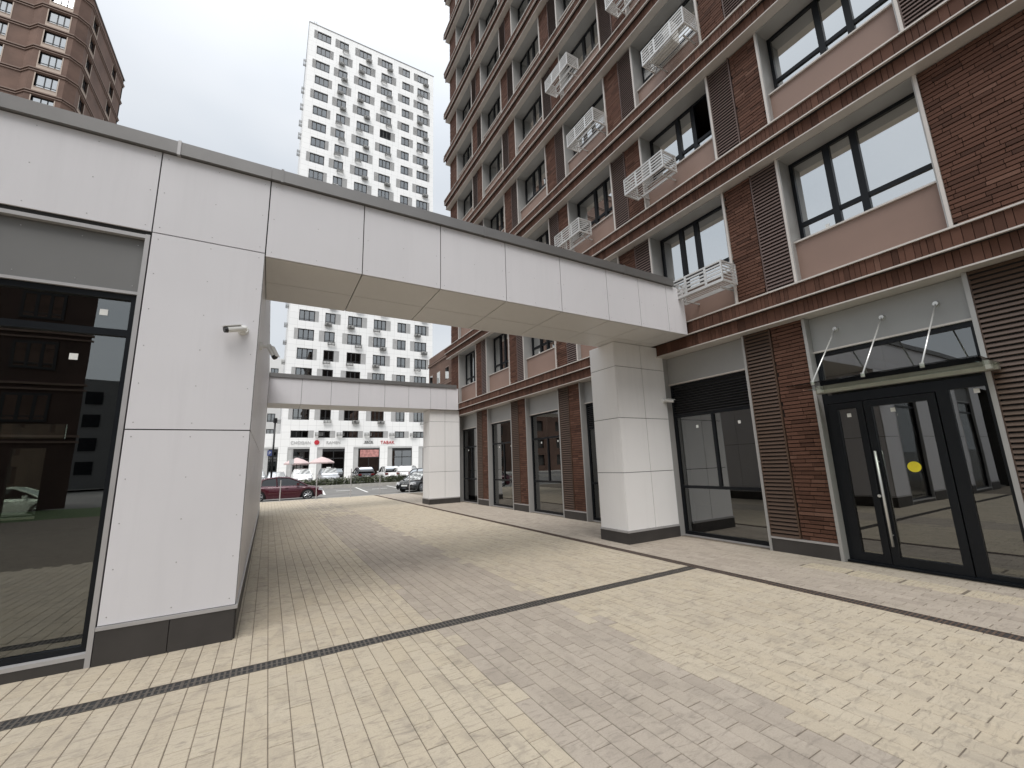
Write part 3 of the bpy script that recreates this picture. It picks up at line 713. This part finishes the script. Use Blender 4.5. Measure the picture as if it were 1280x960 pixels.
wq.box(x_, 30, D0, D1, .2, 5.02); wq.box(-8, TX0, D0, D1, 5.02, 7.0); wq.box(TX1, 30, D0, D1, 5.02, 7.0)
wq.build('wall', 'white_cladding', tw)
q = MB()
for k in range(24): z = (rows[k]-1.35 if k < 23 else 5.02); q.box(TX0+.3, TX1-.3, D1, TY+4, z-.1, z+.1)
q.box(TX0+.3, TX1-.3, TY+4, TY+4.2, .3, TZ-1); q.box(-8, TX0+.3, TY+4, TY+4.2, .3, 7.0); q.box(TX1-.3, 30, TY+4, TY+4.2, .3, 7); q.box(-8, TX0, D1, TY+4, 6.8, 7.0); q.box(TX1, 30, D1, TY+4, 6.8, 7.0); q.build('inner_wall', 'interior_dark', tw)
q = MB(); q.box(TX0-.06, TX1+.06, TY-.06, D1+.1, TZ+.001, TZ+.14); q.box(TX0-.06, TX0+.4, D1+.1, TY+18, TZ+.001, TZ+.14); q.box(TX1-.4, TX1+.06, D1+.1, TY+18, TZ+.001, TZ+.14); q.build('parapet_cap', 'cap_metal', tw)
for xx in (2.0, 2.35, 22.6): MB().cyl((xx, TY+.4, TZ), (xx, TY+.4, TZ+1.0), .06, n=6).build('roof_mast', 'cap_metal', tw)
wm = {}
def tower_window(a, b, h):
    key = (round(b-a, 2), round(h, 2))
    if key in wm: return wm[key]
    W, e = b-a, .13; f = MB(); f.box(0, W, 0, .08, 0, e); f.box(0, W, 0, .08, h-e, h); f.box(0, e, 0, .08, e, h-e); f.box(W-e, W, 0, .08, e, h-e)
    for fr in ((.33, .64) if W > 1.8 else (.5,)): f.box(W*fr-.075, W*fr+.075, 0, .08, e, h-e)
    if h > 1.3: f.box(e, W-e, .005, .075, h*.18, h*.18+.07)
    p = B(e, W-e, .035, .045, e, h-e); c = MB(); u = .1
    while u < W*.42: c.box(u, u+.1, .35+.03*math.sin(u*40), .37+.03*math.sin(u*40), .1, h-.1); u += .1
    wm[key] = (f.mesh('window', 'tower_frame'), p.mesh('pane', 'glass_tower'), p.mesh('pane', 'glass_tower_open'), c.mesh('curtain', 'curtain')); return wm[key]
lm = {}
def tl(w_, h):
    key = (round(w_, 2), round(h, 2))
    if key not in lm:
        q = MB(); q.box(0, w_, .06, .1, 0, h); z = .05
        while z < h-.05: q.prism([(0.04, .03, z), (0.04, .06, z+.085), (0.04, .062, z+.08), (0.04, .04, z-.005)], (w_-.08, 0, 0)); z += .09
        lm[key] = q.mesh('louvre', 'tower_louvre')
    return lm[key]
def tbasket():
    q = MB(); W, D, H = 1.05, .5, .5
    for z in (0, .1, .2, .3, .44): q.box(0, W, -D, -D+.03, z, z+.05); q.box(0, .03, -D+.03, 0, z, z+.05); q.box(W-.03, W, -D+.03, 0, z, z+.05)
    for x_ in (.0, .5, 1.0): q.box(x_, x_+.05, -D-.01, -D, 0, H)
    for y_ in (-.1, -.2, -.3, -.4): q.box(.03, W-.03, y_-.03, y_, 0, .03)
    u = MB(); u.box(.15, .9, -.4, -.06, .04, .48); u.cyl((.42, -.41, .26), (.42, -.4, .26), .17, n=12, mi=1)
    return q.mesh('air_conditioner_basket', 'basket_grey'), u.mesh('outdoor_unit', ['white_plastic', 'black_plastic'])
TBK, TUN = tbasket()
random.seed(21)
for (x0, x1, z0, z1, a, b, k, ci) in opens:
    fm, pm, po, cm = tower_window(a, b, z1-z0)
    wo = place('window', fm, tw, (a, TY+.16, z0))
    place('pane', po if random.random() < .02 else pm, wo, (a, TY+.16, z0))
    if random.random() < .6: place('curtain', cm, wo, (a+(0 if random.random() < .5 else (b-a)*.5), TY+.2, z0))
    if x0 < a-.15: place('louvre', tl(a-x0, z1-z0), tw, (x0, TY-.01, z0))
    if x1 > b+.15: place('louvre', tl(x1-b, z1-z0), tw, (b, TY-.01, z0))
    if ci in (1, 2, 3, 5) and k < 23 and random.random() < .94:
        bx_ = b-1.0 if k % 2 == 0 else a-.05
        bo = place('air_conditioner_basket', TBK, tw, (bx_, TY, z0-.45))
        if random.random() < .55: place('outdoor_unit', TUN, bo, (bx_, TY, z0-.45))
    if k == 23 and ci < 5:
        place('air_conditioner_basket', TBK, tw, (b+.95, TY, 6.7))
for k in range(1, 23):
    if k % 6 != 2: 
        o = place('air_conditioner_basket', TBK, tw, (TX0, TY+3+.35*(k % 3), rows[k]-1.2), rz=R(-90))
# shop fronts
for i, (a, b) in enumerate(shops):
    h = MB(); h.box(a, b, TY+.02, TY+.12, 4.78, 4.99); h.box(a, a+.75, TY+.08, TY+.14, .2, 4.78); sf = h.build('shop_front', 'tower_louvre', tw)
    f = MB(); u0, u1 = a+.75, b-.02
    f.box(u0, u1, TY+.1, TY+.2, 4.35, 4.5); f.box(u0, u1, TY+.1, TY+.2, 3.25, 3.37); f.box(u0, u0+.1, TY+.1, TY+.2, .2, 4.35); f.box(u1-.1, u1, TY+.1, TY+.2, .2, 4.35); f.box((u0+u1)/2-.05, (u0+u1)/2+.05, TY+.1, TY+.2, .2, 4.35); f.box(u0, u1, TY+.1, TY+.2, 4.5, 4.78)
    f.build('frame', 'tower_frame', sf)
    B(u0+.1, u1-.1, TY+.14, TY+.15, .2, 4.35).build('pane', 'glass_tower', sf)
B(12.45, 15.3, TY+.07, TY+.09, 3.4, 4.55).build('poster', 'poster', tw)
place('parking_sign', B(-.28, .28, TY-.06, TY-.02, 3.85, 4.6).mesh('parking_sign', 'sign_blue'), tw)
place('parking_letter', text_mesh('P', .6, 'sign_white'), tw, (-.14, TY-.08, 4.02))
place('sign_letters', text_mesh('CHOGAN', .62, 'sign_white'), tw, (2.55, TY-.05, 5.5))
place('sign_letters', text_mesh('RAMEN', .62, 'sign_white'), tw, (7.4, TY-.05, 5.5))
MB().cyl((6.1, TY-.1, 5.72), (6.1, TY-.0, 5.72), .36, n=24).build('sign_disc', 'sign_red', tw)
place('sign_letters', text_mesh('XATA', .5, 'sign_black'), tw, (13.0, TY-.05, 5.62))
place('sign_letters', text_mesh('TABAK', .72, 'sign_red'), tw, (15.5, TY-.05, 5.45))
B(12.9, 14.4, TY-.04, TY-.0, 5.5, 5.54).build('sign_stroke', 'sign_black', tw)

# lower white block behind the tower's left edge
wb = thing('white_block', 'lower white apartment block behind the tower, glimpsed beside the lamp post', 'building', (-6, 104, 0))
WX0, WX1, WY, WZ = -16, 1.3, 96.0, 24.4
q = MB()
z = .0
for k in range(7):
    zb_ = 2.0+k*3.1; q.box(WX0, WX1, WY, WY+.3, z, zb_)
    x_ = WX0
    for a in (-14, -10.5, -7, -3.5, -.9): q.box(x_, a, WY, WY+.3, zb_, zb_+1.7); x_ = a+1.4
    q.box(x_, WX1, WY, WY+.3, zb_, zb_+1.7); z = zb_+1.7
q.box(WX0, WX1, WY, WY+.3, z, WZ); q.box(WX0, WX1, WY+.3, WY+12, WZ-.5, WZ-.2); q.box(WX1-.3, WX1, WY+.3, WY+12, 0, WZ); q.box(WX0, WX1, WY+3, WY+3.2, 0, WZ-1)
q.build('wall', 'white_wall', wb)
for k in range(7):
    for a in (-14, -10.5, -7, -3.5, -.9):
        zb_ = 2.0+k*3.1; fm, pm, po, cm = tower_window(a, a+1.4, 1.7); o = place('window', fm, wb, (a, WY+.15, zb_)); place('pane', pm, o, (a, WY+.15, zb_))

# ------------------------------------------------------------------ distant brick buildings
def brick_tower(label, xs_front, y0, y1, zt, fl, wins_front, wins_side, side, mats=('tan_brick', 'tan_band'), group=None, z0=0.0, gl='glass_tan'):
    """xs_front: list of (x0, x1, y) front planes; side: x of the face that looks along +x (or None)"""
    b = thing('brick_tower', label, 'building', ((xs_front[0][0]+xs_front[-1][1])/2, y0, 0), group=group)
    q = MB(); bd = []
    nfl = int((zt-z0)/fl)
    for (a, c, yf) in xs_front: q.box(a, c, yf, y1, 0, zt)
    wl_ = q.build('wall', mats[0], b)
    for k in range(nfl):
        z = zt-1.0-k*fl; h = MB()
        for (a, c, yf) in xs_front:
            h.box(a-.12, c+.12, yf-.14, y1+.1, z-.09, z+.07); h.box(a-.08, c+.08, yf-.10, y1+.1, z+.18, z+.28)
        h.build('cornice', mats[1], b)
    W, H = 2.1, 2.0
    f = MB(); f.box(0, W, -.03, .0, 0, .08); f.box(0, W, -.03, 0, H-.1, H); f.box(0, .08, -.03, 0, .08, H-.1); f.box(W-.08, W, -.03, 0, .08, H-.1); f.box(W*.36, W*.36+.08, -.03, 0, .08, H-.1); f.box(W*.66, W*.66+.08, -.03, 0, .08, H-.1); f.box(.08, W-.08, -.028, -.002, .3, .36)
    fm = f.mesh('window', 'anthracite'); pm = B(.08, W-.08, -.015, -.01, .08, H-.1).mesh('pane', gl)
    bk = B(.0, W, -.004, -.002, 0, H).mesh('blind', 'interior_wall')
    sm = MB(); sm.box(-.14, 0, -.09, .0, -.62, H+.1); sm.box(W, W+.14, -.09, 0, -.62, H+.1); sm.box(0, W, -.07, 0, -.62, -.06); sm.box(0, W, -.1, 0, -.06, -.0); smm = sm.mesh('surround', 'cream')
    for k in range(nfl):
        z = zt-1.0-k*fl-fl+.8
        if z < z0+.5: continue
        for xw, yf in wins_front:
            o = place('window', fm, b, (xw, yf, z)); place('pane', pm, o, (xw, yf, z)); place('backing', bk, o, (xw, yf, z)); place('surround', smm, o, (xw, yf, z))
        for yw in wins_side:
            o = place('window', fm, b, (side, yw, z), R(90)); place('pane', pm, o, (side, yw, z), R(90)); place('backing', bk, o, (side, yw, z), R(90)); place('surround', smm, o, (side, yw, z), R(90))
    return b
# upper left tower: stepped plan with splayed corners, windows set back in the wall
def offset_plan(P, d):
    n_ = len(P); out_ = []
    for i in range(n_):
        p0, p1, p2 = Vector(P[i-1]), Vector(P[i]), Vector(P[(i+1) % n_])
        a = (p1-p0).normalized(); b = (p2-p1).normalized(); na = Vector((a.y, -a.x)); nb = Vector((b.y, -b.x)); m_ = (na+nb)/(1+na.dot(nb)); out_.append(tuple(p1+m_*d))
    return out_
bt_ = thing('brick_tower', 'brown brick tower rising above the pavilion roof at the upper left', 'building', (-36, 70, 0))
PLAN = [(-50, 63.9), (-28.3, 63.9), (-27.3, 63.0), (-24.3, 63.0), (-23.5, 63.8), (-23.5, 77.0), (-50, 77.0)]
ZT_, FL_ = 62.2, 3.04
q = MB(); q.prism([(*p, 0) for p in offset_plan(PLAN, -.36)], (0, 0, ZT_-.3)); q.build('inner_wall', 'interior_dark', bt_)
SEGW = {0: [(21.7-2.1-1.4, 1.7), (21.7-6.4, 1.7), (21.7-10.4, 1.7)], 2: [(.55, 1.9)], 4: [(1.0, 1.5), (8.6, 1.5)]}
q = MB(); wins = []
for si in range(len(PLAN)):
    A = Vector(PLAN[si]); Bv = Vector(PLAN[(si+1) % len(PLAN)]); Ls = (Bv-A).length; d = (Bv-A).normalized(); nin = Vector((-d.y, d.x))
    def slab(u0, u1, z0, z1):
        if u1-u0 < .01: return
        c = [A+d*u0, A+d*u1, A+d*u1+nin*.36, A+d*u0+nin*.36]; q.prism([(v.x, v.y, z0) for v in c], (0, 0, z1-z0))
    ops = sorted(SEGW.get(si, []))
    if not ops: slab(0, Ls, 0, ZT_); continue
    z = 0
    for k in range(19, -1, -1):
        zb_ = ZT_-1.0-(k+1)*FL_+.75; zt_ = zb_+1.85
        if zb_ < 1: continue
        slab(0, Ls, z, zb_); u = 0
        for (w0, ww) in ops:
            w0_ = w0; slab(u, w0_, zb_, zt_); u = w0_+ww; wins.append((A+d*w0_, math.atan2(d.y, d.x), zb_, ww))
        slab(u, Ls, zb_, zt_); z = zt_
    slab(0, Ls, z, ZT_)
q.build('wall', 'tan_brick', bt_)
for k in range(20):
    z = ZT_-1.0-k*FL_
    if z < 20: continue
    for off, za, zb_, mt_ in ((.16, -.02, .12, 'tan_band'), (.10, -.30, -.18, 'tan_band')):
        h = MB(); h.prism([(*p, z+za) for p in offset_plan(PLAN, off)], (0, 0, zb_-za)); h.build('cornice', mt_, bt_)
h = MB(); h.prism([(*p, ZT_) for p in offset_plan(PLAN, .12)], (0, 0, .12)); h.build('parapet_cap', 'cap_metal', bt_)
def tan_window(W, H=1.85):
    f = MB(); e = .1; f.box(0, W, .2, .28, 0, e); f.box(0, W, .2, .28, H-e, H); f.box(0, e, .2, .28, e, H-e); f.box(W-e, W, .2, .28, e, H-e)
    for fr in (.4, .7): f.box(W*fr-.05, W*fr+.05, .2, .28, e, H-e)
    f.box(e, W-e, .205, .275, .38, .46)
    p = B(e, W-e, .235, .245, e, H-e); r_ = MB(); r_.box(-.1, 0, -.03, .2, -.55, H); r_.box(W, W+.1, -.03, .2, -.55, H); r_.box(0, W, -.02, .0, -.55, -.06); r_.box(0, W, -.06, .2, -.06, -.001)
    return f.mesh('window', 'anthracite'), p.mesh('pane', 'glass_tan'), r_.mesh('surround', 'cream')
TWM = {ww: tan_window(ww) for ww in (1.5, 1.7, 1.9)}
for (p, an, z, ww) in wins:
    if z < 22: continue
    f_, p_, r_ = TWM[ww]; o = place('window', f_, bt_, (p.x, p.y, z), an); place('pane', p_, o, (p.x, p.y, z), an); place('surround', r_, o, (p.x, p.y, z), an)
# brick block closing the gap at the far right of the white tower
fb = brick_tower('low brown brick block between the white tower and the brick building', [(15.6, 24, 38.0)], 38, 46.2, 14.0, 2.9, [], (), 15.6, group=None)
for z in (4.2, 7.1, 10.0):
    for yw in (39.6, 42.2, 44.6):
        q = MB(); q.box(15.53, 15.6, yw, yw+1.2, z, z+1.9); o = q.build('window', 'tan_band', fb); B(15.515, 15.53, yw+.12, yw+1.08, z+.5, z+1.75).build('pane', 'glass_tan', o)
# brick tower behind the viewer, seen only as the dark reflection in the pavilion glass
mt = thing('brick_tower', 'dark brick tower mirrored in the glass of the left pavilion', 'building', (-22, -28, 0))
q = MB(); q.prism([(-34, -22, 0), (-9.6, -22, 0), (-15.5, -36, 0), (-34, -36, 0)][::-1], (0, 0, 45)); q.build('wall', 'dark_brick', mt)
for k in range(14):
    z = 3.9+k*2.95; B(-34.1, -9.5, -22.12, -21.9, z, z+.12).build('cornice', 'tan_band', mt); B(-34.1, -9.5, -22.1, -21.93, z-.3, z-.2).build('cornice', 'tan_band', mt)
    for j in range(7):
        fm, pm, po, cm = tower_window(0, 1.9, 1.6); xw = -10.9-j*3.1
        o = place('window', fm, mt, (xw, -21.94, z+.85), R(180)); place('pane', pm, o, (xw, -21.94, z+.85), R(180)); B(xw-1.9, xw, -22.005, -21.99, z+.85, z+2.45).build('backing', 'interior_dark', o)
gb = thing('grey_block', 'low grey building mirrored below the bright sky patch in the left glass', 'building', (-10, -76, 0))
B(-45, 40, -84, -70, 0, 15.5).build('wall', 'dark_grey_panel', gb)
for k in range(4):
    for j in range(14): B(-30+j*3.4, -28.2+j*3.4, -70.0, -69.9, 2+k*3.3, 3.8+k*3.3).build('window', 'anthracite', gb)
place('lawn', B(-40, 30, -21.5, -14.1, -.31, -.01).mesh('lawn', 'grass'), kind='structure')
# ------------------------------------------------------------------ cars
def ring(n, r, y0, y1, mi=0): pass
def car(label, loc, rz, paint, kind='sedan', group='cars parked along the street', scale=1.0, taxi=False):
    c = thing('parked_car', label, 'car', loc, rz, group)
    suv = kind == 'suv'; Lc, Wd, H = (4.55, .93, 1.68) if suv else (4.55, .88, 1.46)
    wr = .355 if suv else .325; cl = .24 if suv else .17
    zh = .98 if suv else .88                           # bonnet height
    zbelt = 1.06 if suv else .94
    fx, rx = 1.38, -1.32
    # body shell: stations along the length
    def topz(x):
        pts = [(-2.275, .62), (-2.2, zbelt-.04), (-1.5, zbelt+.02), (.9, zbelt-.02), (1.35, zh+.0), (1.95, zh-.10), (2.2, zh-.22), (2.275, .58)] if not suv else \
              [(-2.275, .62), (-2.22, zbelt), (-1.5, zbelt+.02), (.9, zbelt), (1.2, zh+.02), (2.0, zh-.06), (2.2, zh-.2), (2.275, .55)]
        for (a, za), (b, zb_) in zip(pts, pts[1:]):
            if a <= x <= b: return za+(zb_-za)*(x-a)/(b-a)
        return .5
    def wid(x):
        u = abs(x)/2.275; return Wd*(1-.16*max(0, (u-.72)/.28)**2)
    st = sorted(set([round(-2.275+4.55*i/30, 3) for i in range(31)]+[fx-wr-.05, fx+wr+.05, rx-wr-.05, rx+wr+.05]))
    q = MB(); prev = None; rows_ = []
    for x in st:
        zb_ = cl+(.1 if abs(x) > 2.1 else 0)
        for wx in (fx, rx):
            d = abs(x-wx); ra = wr+.055
            if d < ra: zb_ = max(zb_, wr-.02+math.sqrt(max(0, ra*ra-d*d)))
        zt_ = topz(x); w_ = wid(x); zb_ = min(zb_, zt_-.05); zm = zb_+(zt_-zb_)*.45
        sh = max(zt_-.14, zm+.02)
        rows_.append([(x, -w_*.97, zb_), (x, -w_, zm), (x, -w_*.985, sh), (x, -w_*.86, zt_), (x, 0, zt_+.025), (x, w_*.86, zt_), (x, w_*.985, sh), (x, w_, zm), (x, w_*.97, zb_)])
    n_ = 9; pts = [p for r_ in rows_ for p in r_]; fs = []
    for i in range(len(rows_)-1):
        for j in range(n_-1): fs.append((i*n_+j, i*n_+j+1, (i+1)*n_+j+1, (i+1)*n_+j))
    fs.append(tuple(range(n_))); fs.append(tuple((len(rows_)-1)*n_+j for j in range(n_))[::-1])
    q.poly(pts, fs); me = q.mesh('body', paint, True); local('body', me, c)
    local('underbody', B(-2.0, 2.0, -.62, .62, cl-.02, .62).mesh('underbody', 'rubber'), c)
    # greenhouse: outline from tail to windscreen base, side glass, screens, roof, pillars
    OL = [(-2.15, 1.04), (-2.02, 1.42), (-1.75, 1.62), (-.6, 1.69), (.25, 1.64), (.72, 1.40), (1.18, 1.02)] if suv else \
         [(-1.98, .92), (-1.45, 1.20), (-.95, 1.39), (-.3, 1.46), (.3, 1.42), (.82, 1.20), (1.36, .88)]
    wb_, wt_ = Wd*.90, Wd*.70; zlo = OL[0][1]
    hw = lambda z: wb_+(wt_-wb_)*max(0, (z-zlo)/(H-zlo))
    for s in (-1, 1):
        g = MB(); P = [(x, s*(hw(z)-.012), z-.02) for x, z in OL]; g.poly(P, [tuple(range(7))]); local('side_window', g.mesh('side_window', 'glass_car'), c)
    def strip(name, a, b, mat, lift):
        g = MB(); P = []
        for x, z in OL[a:b+1]:
            w_ = hw(z)-.02; P += [(x, -w_, z+lift), (x, -w_*.6, z+lift+.022), (x, w_*.6, z+lift+.022), (x, w_, z+lift)]
        g.poly(P, [(i*4+j, i*4+j+1, (i+1)*4+j+1, (i+1)*4+j) for i in range(b-a) for j in range(3)]); local(name, g.mesh(name, mat, True), c)
    strip('rear_screen', 0, 2, 'glass_car', -.01); strip('roof', 2, 4, paint, 0); strip('windscreen', 4, 6, 'glass_car', -.01)
    pl = MB()
    for s in (-1, 1):
        for (xa, za), (xb, zb2) in zip(OL, OL[1:]): pl.cyl((xa, s*hw(za), za-.01), (xb, s*hw(zb2), zb2-.01), .042, n=6)
        for xa, xb in ((-.35, -.42), (-1.25 if not suv else -1.3, -1.15)): pl.cyl((xa, s*(wb_+.0), zlo), (xb, s*(hw(OL[2][1])+.0), OL[2][1]+.02), .035, n=6)
    local('pillars', pl.mesh('pillars', paint), c)
    for s in (-1, 1):
        mq = MB(); mq.box(.72, .88, s*(Wd+.02)-.07, s*(Wd+.02)+.07, zbelt+.0, zbelt+.13); local('mirror', mq.mesh('mirror', paint), c)
        hl = MB(); hl.prism([(2.02, s*Wd*.62, zh-.30), (2.285, s*Wd*.50, zh-.34), (2.285, s*Wd*.50, zh-.2), (2.05, s*Wd*.62, zh-.16)], (-.02, s*Wd*.33, 0)); local('headlight', hl.mesh('headlight', 'headlight'), c)
        tlq = B(-2.29, -2.12, min(s*Wd*.52, s*Wd*.88), max(s*Wd*.52, s*Wd*.88), zbelt-.24, zbelt-.08); local('taillight', tlq.mesh('taillight', 'taillight'), c)
        hq = B(.1, .28, s*Wd*.995-.02, s*Wd*.995+.02, zbelt-.17, zbelt-.14); local('door_handle', hq.mesh('door_handle', paint), c)
        for wx in (fx, rx):
            y0 = s*(Wd-.2); y1 = s*(Wd-.005)
            t_ = MB(); t_.cyl((wx, y0, wr), (wx, y1, wr), wr, n=22); wo = local('wheel', t_.mesh('tyre', 'rubber'), c)
            k_ = MB(); k_.cyl((wx, y1, wr), (wx, y1+s*.008, wr), wr*.30, n=12)
            for i in range(7):
                an = 2*math.pi*i/7; d = Vector((math.cos(an), 0, math.sin(an))); k_.cyl(Vector((wx, y1+s*.004, wr)), Vector((wx, y1+s*.004, wr))+d*wr*.62, wr*.09, wr*.07, 6)
            k_.cyl((wx, y1-s*.01, wr), (wx, y1+s*.001, wr), wr*.72, n=20, mi=1)
            for i in range(20):
                a0, a1 = 2*math.pi*i/20, 2*math.pi*(i+1)/20; k_.cyl((wx+wr*.68*math.cos(a0), y1+s*.003, wr+wr*.68*math.sin(a0)), (wx+wr*.68*math.cos(a1), y1+s*.003, wr+wr*.68*math.sin(a1)), .02, n=4)
            local('rim', k_.mesh('rim', ['rim', 'rubber']), wo)
    local('grille', B(2.20, 2.287, -.42, .42, .42, zh-.36).mesh('grille', 'black_plastic'), c)
    local('number_plate', B(2.287, 2.295, -.26, .26, .44, .55).mesh('number_plate', 'plate'), c)
    local('number_plate', B(-2.295, -2.27, -.26, .26, .66, .77).mesh('number_plate', 'plate'), c)
    local('bumper', B(-2.29, -2.2, -.7, .7, .3, .5).mesh('bumper', 'black_plastic'), c)
    if taxi: local('roof_light', B(-.35, -.2, -.22, .22, H+.005, H+.13).mesh('roof_light', 'white_plastic'), c)
    return c
car('dark red sedan standing sideways across the end of the passage', (.9, 31.3, -.2), 0, 'car_red')
FR = -math.pi/2
car('white off-roader parked nose-out behind the umbrella pole', (3.05, 49.5, .1), FR, 'car_white', 'suv')
car('silver taxi with white roof light parked in the row', (5.75, 50.5, .1), FR, 'car_silver', 'suv', taxi=True)
car('dark grey car parked between the silver taxi and a white car', (9.1, 49.5, .1), -FR, 'car_grey', 'suv')
car('white car parked tail-out right of the dark grey car', (11.9, 49.6, .1), -FR, 'car_white', 'suv')
car('white car parked at an angle nearest the far column', (14.0, 48.5, .1), -FR-.5, 'car_white', 'suv')
car('white car at the far left of the parked row, half hidden by the passage wall', (-3.2, 49.8, .1), FR, 'car_white', 'suv')
car('light grey car parked beside the black lamp post', (.75, 49.5, .1), FR, 'car_silver', 'sedan')
car('silver estate at the left end of the parked row behind the lamp post', (-1.1, 51.5, .1), FR, 'car_silver', 'suv')
car('dark car half hidden left of the far column, farther one', (13.3, 38.5, -.2), FR+.5, 'car_grey', 'suv')
car('black car half hidden left of the far column, nearer one', (10.6, 33.0, -.2), FR-.9, 'car_black')
car('white sedan seen through the rear opening of the pavilion', (-11.2, 31.5, -.2), 0, 'car_white')

# ------------------------------------------------------------------ hedge, umbrellas, lamp post, slim posts
random.seed(5)
def shrub(x, y, r, h):
    s = thing('hedge_shrub', 'low clipped green shrub in the planting bed before the parked cars', 'shrub', (x, y, 0), group='low shrubs of the hedge along the parking')
    q = MB()
    for i in range(300):
        an = random.uniform(0, 2*math.pi); rr = r*math.sqrt(random.random()); zz = random.uniform(.05, h)*(1-.35*(rr/r)**2)
        p = Vector((x+rr*math.cos(an), y+.7*rr*math.sin(an), zz)); u = Vector((random.gauss(0, 1), random.gauss(0, 1), random.gauss(0, 1))).normalized(); v = u.orthogonal().normalized()
        l_ = random.uniform(.05, .11); q.poly([p-u*l_, p+v*l_*.45, p+u*l_, p-v*l_*.45], [(0, 1, 2, 3)], random.random())
    q.build('foliage', 'leaf', s)
    q = MB()
    for i in range(4): q.cyl((x+random.uniform(-.1, .1), y, 0), (x+random.uniform(-.3, .3)*r, y+random.uniform(-.2, .2), h*.7), .015, .006, 5)
    q.build('stem', 'dark_brick', s)
for i in range(24): shrub(1.2+i*.62+random.uniform(-.12, .12), 46.25+random.uniform(-.1, .1), .42+random.uniform(-.06, .1), .85+random.uniform(-.15, .2))
def umbrella(label, x, y, z0, zr, rad, ztop):
    u = thing('cafe_umbrella', label, 'umbrella', (x, y, z0), group='cafe umbrellas before the shops')
    q = MB(); n_ = 8; P = [(x, y, ztop)]
    for i in range(n_):
        an = 2*math.pi*(i+.5)/n_; P.append((x+rad*.55*math.cos(an), y+rad*.55*math.sin(an), ztop-(ztop-zr)*.42))
    for i in range(n_):
        an = 2*math.pi*(i+.5)/n_; P.append((x+rad*math.cos(an), y+rad*math.sin(an), zr))
    for i in range(n_):
        an = 2*math.pi*(i+.5)/n_; P.append((x+rad*math.cos(an), y+rad*math.sin(an), zr-.16))
    fs = []
    for i in range(n_): j = (i+1) % n_; fs += [(0, 1+i, 1+j), (1+i, 9+i, 9+j, 1+j), (9+i, 17+i, 17+j, 9+j)]
    q.poly(P, fs); q.build('canopy', 'fabric_pink', u)
    MB().cyl((x, y, z0), (x, y, ztop+.15), .04, n=8).build('pole', 'lamp_black', u)
    for i in range(n_):
        an = 2*math.pi*(i+.5)/n_; MB().cyl((x, y, ztop-.06), (x+rad*math.cos(an), y+rad*math.sin(an), zr-.03), .015, n=5).build('rib', 'lamp_black', u)
    B(x-.35, x+.35, y-.35, y+.35, z0, z0+.08).build('base', 'plinth', u)
umbrella('left pale pink cafe umbrella before the shop fronts', 3.05, 60, .2, 2.55, 1.55, 3.25)
umbrella('right pale pink cafe umbrella before the shop fronts', 5.95, 60, .2, 2.6, 1.55, 3.3)
lp = thing('lamp_post', 'slender black lamp post beside the passage wall', 'lamp post', (.24, 40, -.2))
MB().cyl((.24, 40, -.2), (.24, 40, 5.6), .085, .07, 12).build('pole', 'lamp_black', lp, smooth=True); MB().cyl((.24, 40, 5.6), (.24, 40, 6.0), .14, .15, 12).build('lantern', 'lamp_black', lp); MB().cyl((.24, 40, -.2), (.24, 40, .1), .16, .14, 12).build('base', 'lamp_black', lp)
sg = thing('street_sign', 'slim grey pole standing before the left umbrella', 'pole', (2.3, 56, .1)); MB().cyl((2.3, 56, .1), (2.3, 56, 4.2), .05, n=8).build('pole', 'strip_metal', sg); B(2.05, 2.55, 55.93, 55.95, 2.4, 3.0).build('plate', 'sign_white', sg)
for i, (px_, hh, nm) in enumerate(((.65, 1.15, 'leftmost'), (2.48, 1.4, 'second'), (4.35, 1.65, 'third'), (6.05, 1.2, 'fourth'), (7.9, 1.3, 'rightmost'))):
    p = thing('slim_post', f'slim grey metal post at the end of the paving, {nm} from the passage wall' if i else 'slim grey metal post nearest the passage wall, before the red car', 'post', (px_, PAVE_END-.25, 0), group='slim posts at the end of the paving')
    MB().cyl((px_, PAVE_END-.25, 0), (px_, PAVE_END-.25, hh), .028, n=10).build('pole', 'strip_metal', p); MB().cyl((px_, PAVE_END-.25, 0), (px_, PAVE_END-.25, .015), .07, n=12).build('foot', 'strip_metal', p)
